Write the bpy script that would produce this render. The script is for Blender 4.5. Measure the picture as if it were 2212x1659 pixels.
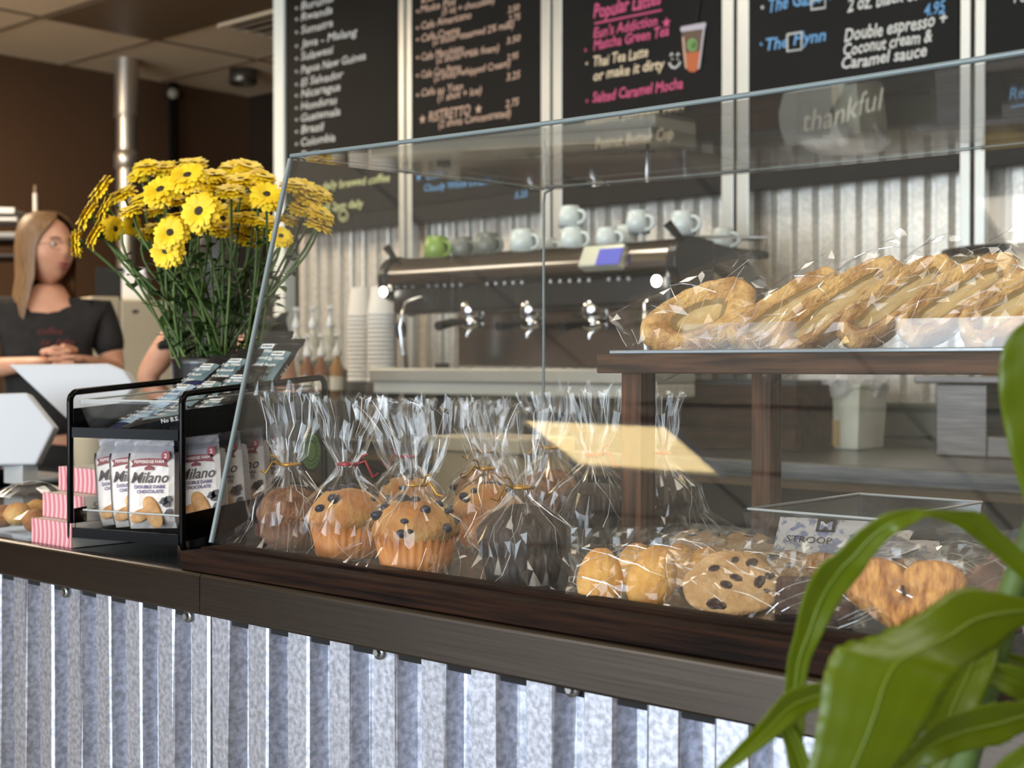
import bpy, bmesh, math, random
from mathutils import Vector, Matrix, noise
PI = math.pi
for o in list(bpy.data.objects): bpy.data.objects.remove(o)
scene = bpy.context.scene
COL = scene.collection
V = Vector
# ------------------------------------------------------------------ camera
YAW = math.radians(47.5); PITCH = -math.atan(41.5/3067.0); FPX = 3067.0
CAM = V((0, 0, 1.155))
FW = V((-math.cos(YAW)*math.cos(PITCH), math.sin(YAW)*math.cos(PITCH), math.sin(PITCH)))
RT = V((math.sin(YAW), math.cos(YAW), 0)); UP = RT.cross(FW)
cd = bpy.data.cameras.new('camera'); cam = bpy.data.objects.new('camera', cd); COL.objects.link(cam)
cd.sensor_width = 36; cd.lens = FPX/2212*36
cam.matrix_world = Matrix(((RT.x, UP.x, -FW.x, CAM.x), (RT.y, UP.y, -FW.y, CAM.y), (RT.z, UP.z, -FW.z, CAM.z), (0, 0, 0, 1)))
cd.dof.use_dof = True; cd.dof.focus_distance = 1.52; cd.dof.aperture_fstop = 7.5
cd.clip_start = .05; cd.clip_end = 60
scene.camera = cam
# ------------------------------------------------------------------ world, exposure, daylight
w = bpy.data.worlds.new('world'); scene.world = w; w.use_nodes = True
w.node_tree.nodes['Background'].inputs[0].default_value = (.75, .85, 1, 1)
w.node_tree.nodes['Background'].inputs[1].default_value = .6
scene.view_settings.view_transform = 'Standard'; scene.view_settings.look = 'None'
scene.view_settings.exposure = 0.15; scene.view_settings.gamma = 1; scene.view_settings.use_curve_mapping = False
scene.cycles.use_denoising = True
scene.cycles.max_bounces = 8; scene.cycles.diffuse_bounces = 3; scene.cycles.glossy_bounces = 4
scene.cycles.transparent_max_bounces = 40; scene.cycles.transmission_bounces = 4
scene.cycles.sample_clamp_indirect = 6; scene.cycles.caustics_reflective = False; scene.cycles.caustics_refractive = False
def daylight(name, loc, rot, sx, sz, power, col=(.80, .90, 1)):
    l = bpy.data.lights.new(name, 'AREA'); l.shape = 'RECTANGLE'; l.size = sx; l.size_y = sz; l.energy = power; l.color = col
    o = bpy.data.objects.new(name, l); COL.objects.link(o); o.location = loc; o.rotation_euler = rot
    return o
WIN = [(-5.3, 2.4), (-2.2, 2.6), (.9, 2.6)]          # shop front windows: centre x, width
for (wx, ww), pw_ in zip(WIN, (55, 200, 140)):
    daylight('window_daylight', (wx, -4.38, 1.35), (PI/2, 0, 0), ww, 2.1, pw_)
# ------------------------------------------------------------------ pixel measuring helpers (real distance is always given)
def ray(px, py): return FW + RT*((px-1106)/FPX) - UP*((py-829.5)/FPX)
def at(px, py, d): return CAM + ray(px, py)*d
def onz(px, py, z):
    r = ray(px, py); return CAM + r*((z-CAM.z)/r.z)
def ony(px, py, y):
    r = ray(px, py); return CAM + r*(y/r.y)
def onx(px, py, x):
    r = ray(px, py); return CAM + r*(x/r.x)
# ------------------------------------------------------------------ materials
def lin(h):
    h = h.lstrip('#'); c = [int(h[i:i+2], 16)/255 for i in (0, 2, 4)]
    return tuple((x/12.92 if x <= .04045 else ((x+.055)/1.055)**2.4) for x in c)+(1,)
MATS = {}
def mat(name, col, rough=.5, metal=0, col2=None, scale=20, stretch=(1, 1, 1), bump=0, bscale=None, spec=.5, lo=.35, hi=.65, emit=0, sss=0, coat=0, detail=4, alpha=None):
    if name in MATS: return MATS[name]
    m = bpy.data.materials.new(name); m.use_nodes = True; MATS[name] = m
    nt = m.node_tree; b = nt.nodes['Principled BSDF']
    c = lin(col) if isinstance(col, str) else tuple(col)+(1,)
    b.inputs['Base Color'].default_value = c; b.inputs['Roughness'].default_value = rough; b.inputs['Metallic'].default_value = metal
    b.inputs['Specular IOR Level'].default_value = spec
    if coat: b.inputs['Coat Weight'].default_value = coat; b.inputs['Coat Roughness'].default_value = .08
    if sss:
        b.inputs['Subsurface Weight'].default_value = sss; b.inputs['Subsurface Radius'].default_value = (.01, .004, .002); b.inputs['Subsurface Scale'].default_value = .5
    if emit:
        b.inputs['Emission Color'].default_value = c; b.inputs['Emission Strength'].default_value = emit
    if col2 or bump:
        tc = nt.nodes.new('ShaderNodeTexCoord'); mp = nt.nodes.new('ShaderNodeMapping'); mp.inputs['Scale'].default_value = stretch
        nt.links.new(tc.outputs['Object'], mp.inputs['Vector'])
        nz = nt.nodes.new('ShaderNodeTexNoise'); nz.inputs['Scale'].default_value = scale; nz.inputs['Detail'].default_value = detail
        nt.links.new(mp.outputs[0], nz.inputs['Vector'])
        if col2:
            rp = nt.nodes.new('ShaderNodeValToRGB'); rp.color_ramp.elements[0].position = lo; rp.color_ramp.elements[1].position = hi
            rp.color_ramp.elements[0].color = c; rp.color_ramp.elements[1].color = lin(col2)
            nt.links.new(nz.outputs['Fac'], rp.inputs['Fac']); nt.links.new(rp.outputs[0], b.inputs['Base Color'])
        if bump:
            n2 = nz
            if bscale:
                n2 = nt.nodes.new('ShaderNodeTexNoise'); n2.inputs['Scale'].default_value = bscale; nt.links.new(mp.outputs[0], n2.inputs['Vector'])
            bp = nt.nodes.new('ShaderNodeBump'); bp.inputs['Strength'].default_value = bump; bp.inputs['Distance'].default_value = .004
            nt.links.new(n2.outputs['Fac'], bp.inputs['Height']); nt.links.new(bp.outputs[0], b.inputs['Normal'])
    return m
def film(name, base, grazing, rough, tint=(1, 1, 1), bump=0, bscale=60, veil=0, power=4):
    """thin clear sheet: see-through plus mirror reflection that grows towards grazing angles"""
    if name in MATS: return MATS[name]
    m = bpy.data.materials.new(name); m.use_nodes = True; MATS[name] = m
    nt = m.node_tree; nt.nodes.clear(); N = nt.nodes.new; L = nt.links.new
    out = N('ShaderNodeOutputMaterial'); tr = N('ShaderNodeBsdfTransparent'); gl = N('ShaderNodeBsdfGlossy'); mx = N('ShaderNodeMixShader')
    tr.inputs[0].default_value = tint+(1,); gl.inputs['Roughness'].default_value = rough; gl.inputs['Color'].default_value = (1, 1, 1, 1)
    lw = N('ShaderNodeLayerWeight'); lw.inputs['Blend'].default_value = .5
    pw = N('ShaderNodeMath'); pw.operation = 'POWER'; pw.inputs[1].default_value = power; L(lw.outputs['Facing'], pw.inputs[0])
    ma = N('ShaderNodeMath'); ma.operation = 'MULTIPLY_ADD'; ma.inputs[1].default_value = grazing; ma.inputs[2].default_value = base; ma.use_clamp = True
    L(pw.outputs[0], ma.inputs[0]); L(ma.outputs[0], mx.inputs['Fac']); L(tr.outputs[0], mx.inputs[1]); L(gl.outputs[0], mx.inputs[2])
    last = mx
    if veil:
        df = N('ShaderNodeBsdfDiffuse'); df.inputs[0].default_value = (.9, .9, .9, 1); m2 = N('ShaderNodeMixShader'); m2.inputs['Fac'].default_value = veil
        L(mx.outputs[0], m2.inputs[1]); L(df.outputs[0], m2.inputs[2]); last = m2
    if bump:
        tc = N('ShaderNodeTexCoord'); nz = N('ShaderNodeTexNoise'); nz.inputs['Scale'].default_value = bscale; nz.inputs['Detail'].default_value = 2
        bp = N('ShaderNodeBump'); bp.inputs['Strength'].default_value = bump; bp.inputs['Distance'].default_value = .01
        L(tc.outputs['Object'], nz.inputs['Vector']); L(nz.outputs['Fac'], bp.inputs['Height']); L(bp.outputs[0], gl.inputs['Normal'])
    L(last.outputs[0], out.inputs[0])
    return m
CELLO = film('cellophane', .035, .7, .09, veil=.004); FOLD_GLINT = film('cellophane_fold_glint', .42, .4, .28, veil=.10)
FLATFILM = film('clear_wrapper', .035, .6, .09, veil=.006)
ACRYLIC = film('acrylic', .015, .8, .01, tint=(.985, .99, .99), veil=.003, power=4.5)
ACRYLIC_E = mat('acrylic_edge', '#707d80', .25, spec=.6)
BIN = film('clear_plastic', .03, .6, .05, tint=(.97, .97, .97), veil=.004)
WOOD = mat('dark_walnut', '#0b0503', .62, col2='#29170d', scale=6, stretch=(1.2, 22, 30), bump=.3, spec=.08)
WOODV = mat('walnut_post', '#26140a', .6, col2='#5e3c26', scale=6, stretch=(22, 22, 1.2), bump=.2, spec=.2)
WOODT = mat('walnut_board', '#1f120b', .6, col2='#523726', scale=5, stretch=(1.6, 18, 26), bump=.3, spec=.2)
GALV = mat('galvanised_steel', '#a3a6b0', .38, .92, col2='#cfd2de', scale=160, bump=.06, detail=2)
GALVW = mat('galvanised_wall', '#d5d1c8', .40, .62, col2='#ebe7de', scale=90, detail=2)
STEEL = mat('brushed_steel', '#4b443f', .26, 1, col2='#565049', scale=5, stretch=(1, 1, 120), detail=2)
STEELD = mat('worn_steel', '#6f706f', .3, 1, col2='#8a8986', scale=6, stretch=(2, 60, 60), detail=2)
CHROME = mat('chrome', '#cfcfcf', .12, 1)
BLACK = mat('black_enamel', '#040404', .18, spec=.12)
BLACKM = mat('matte_black', '#131313', .7, spec=.3)
STONE = mat('black_stone', '#15181a', .12, col2='#23282a', scale=120, spec=.6)
SLATE = mat('chalkboard', '#0a0a0b', .6, col2='#111110', scale=3, spec=.2)
WHITE = mat('white_plastic', '#e4e4e2', .35)
PAPER = mat('white_paper', '#e9e6e0', .6)
# ------------------------------------------------------------------ mesh builder
class MB:
    def __init__(s): s.v = []; s.f = []; s.mi = []; s.sm = []; s.mats = []; s.M = Matrix()
    def _m(s, m):
        if m not in s.mats: s.mats.append(m)
        return s.mats.index(m)
    def add(s, vs, fs, m, smooth=False):
        n = len(s.v); s.v += [s.M @ V(p) for p in vs]; k = s._m(m)
        for f in fs: s.f.append([i+n for i in f]); s.mi.append(k); s.sm.append(smooth)
    def box(s, c, d, m, rot=None):
        c = V(c); h = V(d)/2; R = rot if rot else Matrix.Identity(3)
        vs = [c + R @ V((x*h.x, y*h.y, z*h.z)) for x in (-1, 1) for y in (-1, 1) for z in (-1, 1)]
        s.add(vs, [(0, 1, 3, 2), (4, 6, 7, 5), (0, 4, 5, 1), (2, 3, 7, 6), (0, 2, 6, 4), (1, 5, 7, 3)], m)
    def bx(s, a, b, m): s.box([(a[i]+b[i])/2 for i in range(3)], [abs(b[i]-a[i]) for i in range(3)], m)
    def grid(s, rows, m, smooth=True, closeu=False, closev=False, flip=False):
        nr = len(rows); nc = len(rows[0]); vs = [p for r in rows for p in r]; fs = []
        for i in range(nr if closev else nr-1):
            for j in range(nc if closeu else nc-1):
                a, b, c, d = i*nc+j, i*nc+(j+1) % nc, ((i+1) % nr)*nc+(j+1) % nc, ((i+1) % nr)*nc+j
                fs.append((a, d, c, b) if flip else (a, b, c, d))
        s.add(vs, fs, m, smooth)
    def lathe(s, prof, m, c=(0, 0, 0), seg=32, smooth=True, R=None, fn=None):
        c = V(c); R = R if R else Matrix.Identity(3); rows = []
        for r, z in prof:
            row = []
            for k in range(seg):
                a = 2*PI*k/seg; rr = fn(r, z, a) if fn else r
                row.append(c + R @ V((rr*math.cos(a), rr*math.sin(a), z)))
            rows.append(row)
        s.grid(rows, m, smooth, closeu=True)
    def cyl(s, p, q, r, m, r2=None, seg=20, smooth=True, caps=True):
        p = V(p); q = V(q); d = q-p; L = d.length; R = d.to_track_quat('Z', 'Y').to_matrix(); r2 = r if r2 is None else r2
        prof = ([(0, 0)] if caps else [])+[(r, 0), (r, 0), (r2, L), (r2, L)]+([(0, L)] if caps else [])
        s.lathe(prof, m, p, seg, smooth, R)
    def tube(s, pts, r, m, seg=8, smooth=True, radii=None):
        pts = [V(p) for p in pts]; rows = []; up = V((0, 0, 1)); n = len(pts); last = None
        for i, p in enumerate(pts):
            t = (pts[min(i+1, n-1)]-pts[max(i-1, 0)])
            t = t.normalized() if t.length > 1e-9 else V((0, 0, 1))
            if last is None: x = t.cross(up if abs(t.z) < .95 else V((1, 0, 0))).normalized()
            else: x = (last - t*last.dot(t)).normalized()
            last = x; y = t.cross(x); rr = radii[i] if radii else r
            rows.append([p + x*math.cos(2*PI*k/seg)*rr + y*math.sin(2*PI*k/seg)*rr for k in range(seg)])
        s.grid(rows, m, smooth, closeu=True)
        n0 = len(s.v)
        s.add(rows[0], [tuple(range(seg))[::-1]], m); s.add(rows[-1], [tuple(range(seg))], m)
    def ell(s, c, r, m, seg=20, rings=12, R=None, fn=None):
        c = V(c); R = R if R else Matrix.Identity(3); rows = []
        for i in range(rings+1):
            t = PI*i/rings; row = []
            for k in range(seg):
                a = 2*PI*k/seg; p = V((math.sin(t)*math.cos(a), math.sin(t)*math.sin(a), -math.cos(t)))
                q = V((p.x*r[0], p.y*r[1], p.z*r[2]))
                if fn: q = fn(p, q)
                row.append(c + R @ q)
            rows.append(row)
        s.grid(rows, m, True, closeu=True)
    def prism(s, poly, h, m, T=None):
        """poly: (x, y) outline, extruded from z=0 to z=h, then placed with T"""
        T = T if T else Matrix(); n = len(poly)
        vs = [T @ V((x, y, 0)) for x, y in poly]+[T @ V((x, y, h)) for x, y in poly]
        s.add(vs, [tuple(range(n))[::-1], tuple(range(n, 2*n))]+[(i, (i+1) % n, n+(i+1) % n, n+i) for i in range(n)], m)
    def mesh(s, me, m, T=None, smooth=False):
        T = T if T else Matrix(); s.add([T @ v.co for v in me.vertices], [tuple(p.vertices) for p in me.polygons], m, smooth)
    def text(s, txt, m, T, size=1, width=None, shear=0, bold=.0, ext=.0, align='LEFT', wob=0):
        me, x0, x1 = text_mesh(txt, shear, bold)
        sx = size if not width else width/max(1e-6, (x1-x0))
        off = {'LEFT': -x0, 'CENTER': -(x0+x1)/2, 'RIGHT': -x1}[align]
        vs = []
        for v in me:
            pass
        n = TEXTS[(txt, shear, bold)]
        vs = [T @ V(((p.x+off)*sx, (p.y+wob*math.sin(p.x*2.3+len(txt)))*size, ext)) for p in n[0]]
        s.add(vs, n[1], m)
    def build(s, name, parent=None, bevel=0, subsurf=0, solid=0, auto=None, bseg=2):
        me = bpy.data.meshes.new(name); me.from_pydata([tuple(v) for v in s.v], [], s.f)
        for m in s.mats: me.materials.append(m)
        me.polygons.foreach_set('material_index', s.mi); me.polygons.foreach_set('use_smooth', s.sm); me.update()
        o = bpy.data.objects.new(name, me); COL.objects.link(o)
        if parent:
            o.parent = parent
            o.matrix_parent_inverse = Matrix()
        if bevel:
            b = o.modifiers.new('bevel', 'BEVEL'); b.width = bevel; b.segments = bseg; b.limit_method = 'ANGLE'
        if solid:
            b = o.modifiers.new('solid', 'SOLIDIFY'); b.thickness = solid; b.offset = 0
        if subsurf:
            b = o.modifiers.new('sub', 'SUBSURF'); b.levels = subsurf; b.render_levels = subsurf
        return o
TEXTS = {}
def text_mesh(txt, shear, bold):
    k = (txt, shear, bold)
    if k not in TEXTS:
        c = bpy.data.curves.new('t', 'FONT'); c.body = txt; c.shear = shear; c.offset = bold; c.resolution_u = 2; c.size = 1
        o = bpy.data.objects.new('t', c); COL.objects.link(o)
        dg = bpy.context.evaluated_depsgraph_get(); me = bpy.data.meshes.new_from_object(o.evaluated_get(dg))
        TEXTS[k] = ([v.co.copy() for v in me.vertices], [tuple(p.vertices) for p in me.polygons])
        bpy.data.objects.remove(o); bpy.data.curves.remove(c); bpy.data.meshes.remove(me)
    vs = TEXTS[k][0]
    return [], min(v.x for v in vs), max(v.x for v in vs)
def frame(o, x, y, z): return Matrix(((x[0], y[0], z[0], o[0]), (x[1], y[1], z[1], o[1]), (x[2], y[2], z[2], o[2]), (0, 0, 0, 1)))
def rotz(a): return Matrix.Rotation(a, 4, 'Z')
def tag(o, label, cat, group=None, kind=None):
    if label: o['label'] = label
    if cat: o['category'] = cat
    if group: o['group'] = group
    if kind: o['kind'] = kind
    return o
def thing(name, label, cat, loc=(0, 0, 0), rz=0, group=None):
    o = bpy.data.objects.new(name, None); COL.objects.link(o); o.empty_display_size = .05
    o.location = loc; o.rotation_euler = (0, 0, rz)
    return tag(o, label, cat, group)
def struct(o): o['kind'] = 'structure'; return o
def dup(root, M=None, label=None, group=None):
    r = root.copy(); COL.objects.link(r)
    if M is not None: r.matrix_world = M
    if label: r['label'] = label
    if group: r['group'] = group
    for ch in list(root.children):
        c = ch.copy(); COL.objects.link(c); c.parent = r
        for g in ch.children:
            d = g.copy(); COL.objects.link(d); d.parent = c
    return r
rnd = random.Random(7)
# ================================================================== the room
XL, XR, YF, YB, HC = -6.88, 3.2, -4.5, 5.2, 2.75
YW = 3.56                                            # corrugated wall behind the bar
BROWN = mat('brown_paint', '#5f4530', .75, spec=.3); BEIGE = mat('ceiling_tile', '#f2dfbe', .9, col2='#ead5b2', scale=60, spec=.2)
FLOORM = mat('polished_concrete', '#8d8a86', .25, col2='#a19d98', scale=3)
b = MB(); b.bx((XL-.1, YF-.1, -.1), (XR+.1, YB+.1, 0), FLOORM); struct(b.build('floor'))
b = MB(); b.bx((XL-.1, YF-.1, HC), (XR+.1, YB+.1, HC+.1), BEIGE); struct(b.build('ceiling'))
GRIDM = mat('ceiling_grid', '#8c7a64', .6, spec=.2)
b = MB()
x = -6.0-1.22
while x < XR:
    if x > XL: b.bx((x-.012, YF, HC-.006), (x+.012, YB, HC), GRIDM)
    x += 1.22
y = 3.96-.61*14
while y < YB:
    if y > YF: b.bx((XL, y-.012, HC-.0061), (XR, y+.012, HC), GRIDM)
    y += .61
struct(b.build('trim_1'))
b = MB(); b.bx((-5.985, 3.365, HC-.012), (-4.795, 3.945, HC-.002), mat('unlit_lens', '#77634b', .5)); tag(b.build('ceiling_panel'), 'dark unlit panel between the beige ceiling tiles', 'ceiling panel')
b = MB(); b.bx((XL-.1, YF, 0), (XL, YB, HC), BROWN); struct(b.build('wall_left'))
b = MB(); b.bx((XL, YB, 0), (-4.3, YB+.1, HC), mat('dark_brown_paint', '#33251a', .8, spec=.3)); struct(b.build('wall_back'))
b = MB(); b.bx((-4.42, YW+.03, 0), (XR, YW+.15, HC), BLACKM); b.bx((-4.42, YW+.15, 0), (-4.3, YB, HC), BROWN); struct(b.build('wall_partition'))
b = MB(); b.bx((XR, YF, 0), (XR+.1, YW, HC), BROWN); struct(b.build('wall_right'))
b = MB(); segs = []
xs = [XL]+[e for wx, ww in WIN for e in (wx-ww/2, wx+ww/2)]+[XR]
for i in range(0, len(xs), 2): b.bx((xs[i], YF-.1, 0), (xs[i+1], YF, HC), BROWN)
for wx, ww in WIN:
    b.bx((wx-ww/2, YF-.1, 0), (wx+ww/2, YF, .25), BROWN); b.bx((wx-ww/2, YF-.1, 2.45), (wx+ww/2, YF, HC), BROWN)
struct(b.build('wall_front'))
for k, (wx, ww) in enumerate(WIN):
    b = MB()
    for sx in (-1, 0, 1): b.box((wx+sx*(ww/2-.025), YF+.02, 1.35), (.05, .05, 2.2), BLACKM)
    for z in (.275, 2.425): b.box((wx, YF+.02, z), (ww, .05, .05), BLACKM)
    struct(b.build('window_%d' % (k+1)))
def flutes(x0, x1, y, z0, z1, m, crest=.034, slope=.008, valley=.018, depth=.016, wob=.0006, seed=1):
    """ribbed sheet facing -y; crests at y, valleys at y + depth"""
    r = random.Random(seed); b = MB(); xs = []; x = x0
    while x < x1:
        for dx, dy in ((0, .0022), (.0022, 0), (crest-.0022, 0), (crest, .0022), (crest+slope-.001, depth-.002), (crest+slope+.001, depth), (crest+slope+valley-.001, depth), (crest+slope+valley+.001, depth-.002)):
            xs.append((x+dx+r.uniform(-wob, wob), y+dy+r.uniform(-wob, wob)*.4))
        x += crest+2*slope+valley
    nz = 6; n = len(xs)
    rows = [[(px+wob*math.sin(z0*3+k*1.7+i*.9), py, z0+(z1-z0)*k/nz) for i, (px, py) in enumerate(xs)] for k in range(nz+1)]
    b.grid(rows, m, smooth=False)
    return b
o = flutes(-4.40, XR, YW, 0, HC, GALVW, .036, .006, .0205, .027, seed=3).build('wall_rear'); struct(o)
# post closing the ribbed wall; its window reflection is painted as matte white
b = MB(); b.bx((ony(590, 200, YW-.03).x, YW-.03, 0), (ony(613, 200, YW-.03).x, YW+.029, HC), mat('post_painted_reflection', '#eef2ea', .45)); struct(b.build('trim_2', bevel=.004))
# ------------------------------------------------------------------ ceiling lamps
LAMP = mat('lamp_diffuser', (1, .75, .36), .4, emit=21.0); LAMP2 = mat('lamp_diffuser_white', (1, .90, .76), .4, emit=9.0); LAMP3 = mat('added_lamp_diffuser', (1, .80, .55), .4, emit=26.0)
def troffer(x0, y0, x1, y1, label, lamp=None):
    t = thing('ceiling_light', label, 'ceiling light', ((x0+x1)/2, (y0+y1)/2, HC))
    b = MB(); hx, hy = (x1-x0)/2, (y1-y0)/2
    for s in (-1, 1):
        b.box((s*(hx+.015), 0, -.012), (.03, 2*hy+.06, .022), WHITE); b.box((0, s*(hy+.015), -.012), (2*hx, .03, .022), WHITE)
    b.build('frame', t)
    b = MB(); b.box((0, 0, -.006), (2*hx, 2*hy, .006), lamp or LAMP); b.build('diffuser', t)
troffer(-4.25, -2.75, -3.47, -2.30, 'warm ceiling light over the customer area mirrored in the case front')
troffer(-1.6, -1.5, -.4, -.9, 'warm ceiling light above the queue in front of the counter', LAMP2)
troffer(.6, .2, 1.2, 1.4, 'warm ceiling light above the right end of the counter', LAMP2)
troffer(-3.3, 1.9, -2.1, 2.4, 'warm ceiling light over the aisle before the coffee machine', LAMP2)
troffer(-.9, 1.9, .3, 2.4, 'warm ceiling light over the aisle right of the coffee machine', LAMP2)
troffer(-5.6, .6, -4.4, 1.2, 'warm ceiling light over the left end of the counter', LAMP2)
troffer(-6.6, 1.5, -5.4, 2.3, 'added unseen ceiling light brightening the passage and the brown wall', LAMP3)  # out of view, added to lift the brown wall and the ceiling
# vent, can lamp, duct, sensor
t = thing('ceiling_vent', 'dark slotted air vent in the ceiling beside the wall post', 'vent', (-5.2, 4.15, HC))
b = MB(); b.box((0, 0, -.003), (.60, .32, .006), BLACKM); b.build('backing', t)
b = MB()
for s in (-1, 1): b.box((s*.3, 0, -.01), (.03, .34, .02), BEIGE); b.box((0, s*.165, -.01), (.6, .03, .02), BEIGE)
b.build('frame', t)
for k in range(3):
    b = MB(); b.box((0, -.08+k*.08, -.012), (.57, .022, .012), GRIDM); b.build('slat', t)
p = onz(525, 150, HC)
t = thing('ceiling_can_lamp', 'round metal surface-mounted can lamp on the ceiling left of the menu boards', 'ceiling light', (p.x, p.y, HC))
b = MB(); b.lathe([(0, 0), (.075, 0), (.075, -.075), (.068, -.082), (.06, -.08), (.06, -.03), (0, -.03)], mat('bronze_metal', '#6d675c', .35, .8), seg=28); b.build('housing', t)
b = MB(); b.lathe([(.058, -.06), (0, -.06)], mat('lamp_glass', '#8f9aa0', .3), seg=24); b.build('lens', t)
p = onz(273, 128, HC)
t = thing('ventilation_duct', 'round shiny metal duct rising to the ceiling behind the flowers', 'duct', (p.x, p.y, 0))
DUCT = mat('duct_metal', '#d9cfbf', .33, .85)
zz = [at(273, yy, (V((p.x, p.y, 0))-CAM).dot(FW)).z for yy in (253, 335, 360)]
b = MB(); b.lathe([(.062, zz[0]), (.062, HC)], DUCT, seg=24); b.lathe([(.054, 0), (.054, zz[0])], DUCT, seg=24); b.build('pipe', t)
b = MB(); b.lathe([(.054, zz[0]-.01), (.064, zz[0]-.008), (.064, zz[0]+.012), (.0625, zz[0]+.014)], DUCT, seg=24); b.build('collar', t)
b = MB(); b.lathe([(.054, zz[2]-.02), (.066, zz[2]-.015), (.066, zz[1]), (.054, zz[1]+.02)], DUCT, seg=24); b.build('collar', t)
p = onx(373, 205, XL+.03)
t = thing('wall_conduit', 'thin black conduit with a small pale sensor on the brown wall', 'conduit', (p.x, p.y, 0))
b = MB(); b.cyl((0, 0, .9), (0, 0, HC), .022, BLACKM, seg=10); b.build('pipe', t)
b = MB(); b.ell((.035, -.02, p.z), (.032, .032, .032), mat('sensor_lens', '#b8b0a0', .3)); b.build('sensor', t)
# ================================================================== menu boards and posts
YP = 3.47
def wx(px, py=300): return ony(px, py, YP).x
b = MB(); POST = mat('post_steel', '#c9cbc6', .38, .75)
for (a, c) in ((861, 889), (1168, 1213), (1558, 1617), (2073, 2127)):
    t = MB(); x0, x1 = wx(a), wx(c); m_ = (x0+x1)/2; g = .006
    t.bx((x0, YP, 1.0), (m_-g, YP+.03, HC), POST); t.bx((m_+g, YP, 1.0), (x1, YP+.03, HC), POST); t.bx((m_-g, YP+.022, 1.0), (m_+g, YP+.0295, HC), BLACKM)
    o = t.build('wall_post', bevel=.002)
    tag(o, {861: 'galvanised post between the coffee origins board and the espresso board', 1168: 'galvanised post between the espresso board and the latte board', 1558: 'galvanised post between the latte board and the special drinks board', 2073: 'galvanised post right of the special drinks board'}[a], 'post', 'galvanised wall posts')
CH_W = mat('chalk_white', '#cfcfca', .9); CH_P = mat('chalk_peach', '#c7a893', .9); CH_K = mat('chalk_pink', '#c9587f', .9); CH_B = mat('chalk_blue', '#6d9fcb', .9); CH_Y = mat('chalk_yellow', '#d6d79a', .9); CH_C = mat('chalk_cream', '#dcc9ab', .9)
def star(b, px, py, r, m):
    p = ony(px, py, YP-.004); pts = []
    for k in range(10):
        a = PI/2+k*PI/5; rr = r if k % 2 == 0 else r*.42; pts.append((rr*math.cos(a), rr*math.sin(a)))
    q = MB(); q.prism(pts, .001, m, frame(p, (1, 0, 0), (0, 0, 1), (0, -1, 0))); b.__dict__.setdefault('marks', []).append(q)
def line(b, txt, px0, py, px1, h, m, bold=.012, shear=.18, y=YP-.0035):
    """chalk line from px0 to px1 with its baseline at py; h = letter height in pixels"""
    p = ony(px0, py, y); q = ony(px1, py, y); d = (p-CAM).dot(FW)
    b.text(txt, m, frame(p, (1, 0, 0), (0, 0, 1), (0, -1, 0)), size=h*d/FPX*1.42, width=(q-p).x, shear=shear, bold=bold, wob=.03)
def stroke(b, pts, r, m, y=YP-.004):
    q = MB(); q.tube([ony(px, py, y) for px, py in pts], r, m, seg=5); b.__dict__.setdefault('marks', []).append(q)
def board(x0, x1, label, z0=1.655):
    t = thing('menu_board', label, 'menu board', ((x0+x1)/2, YP, z0), 0, 'chalk menu boards on the wall')
    b = MB(); b.bx((x0-t.location.x, -.002, 0), (x1-t.location.x, .028, HC-.02-z0), SLATE); b.build('panel', t, bevel=.003)
    return t
def lettering(t, b, name='lettering'):
    for i in range(len(b.v)): b.v[i] = b.v[i]-t.location
    for q in b.__dict__.get('marks', []):
        q.v = [v-t.location for v in q.v]; q.build('chalk_mark', t)
    return b.build(name, t)
# --- board 1
t = board(wx(618), wx(860), 'chalk menu board of coffee origins in white, leftmost of the boards'); b = MB()
for k, (s, y, xe) in enumerate([('Burundi', 15, 722), ('Rwanda', 39, 718), ('Sumatra', 67, 719), ('Java - Malang', 97, 772), ('Sulawesi', 124, 720), ('Papua New Guinea', 152, 790), ('El Salvador', 180, 742), ('Nicaragua', 204, 735), ('Honduras', 231, 728), ('Guatemala', 256, 735), ('Brazil', 282, 700), ('Colombia', 309, 724), ('Peru', 336, 690)]):
    line(b, s, 650, y+5+2, xe, 17, CH_W); stroke(b, [(640, y+3), (643, y+2.5)], .006, CH_W)
lettering(t, b)
b = MB(); line(b, 'some daily brewed coffee', 652, 416, 842, 17, CH_Y); line(b, 'til 2pm daily', 700, 456, 785, 17, CH_Y)
stroke(b, [(742+9*math.cos(a*PI/8), 466+12*math.sin(a*PI/8)) for a in range(17)], .003, CH_Y); stroke(b, [(738, 470), (742, 473), (746, 468)], .003, CH_Y); lettering(t, b, 'yellow_note')
# --- board 2
t = board(wx(890), wx(1167), 'chalk menu board of espresso drinks with peach lettering and prices'); b = MB()
for s, x0, y, xe, h in [('Latte', 910, 6, 975, 15), ('Moka Pot', 908, 28, 985, 15), ('(5 oz + chocolate)', 955, 33, 1068, 15), ('Cafe Americano', 910, 64, 1018, 16), ('Cafe Crema', 910, 90, 993, 16), ('(2 shots+steamed 2% milk)', 935, 97, 1110, 15), ('Cafe Macchiato', 910, 131, 1002, 16), ('(2 shots+Milk foam)', 943, 137, 1078, 15), ('Cafe Con Panna', 910, 169, 996, 16), ('(2 shots+whipped Cream)', 938, 175, 1102, 15), ('Cafe au Yuan', 910, 209, 1000, 16), ('(1 shot + Ice)', 946, 219, 1040, 16), ('RISTRETTO', 926, 263, 1016, 22), ('(2 shots Concentrated)', 948, 276, 1103, 16), ('2.50', 1097, 28, 1122, 14), ('2.75', 1098, 48, 1124, 14), ('3.50', 1094, 95, 1124, 14), ('2.95', 1095, 131, 1120, 14), ('3.25', 1094, 174, 1124, 16), ('2.75', 1092, 232, 1121, 16)]:
    line(b, s, x0, y, xe, h, CH_P)
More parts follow.
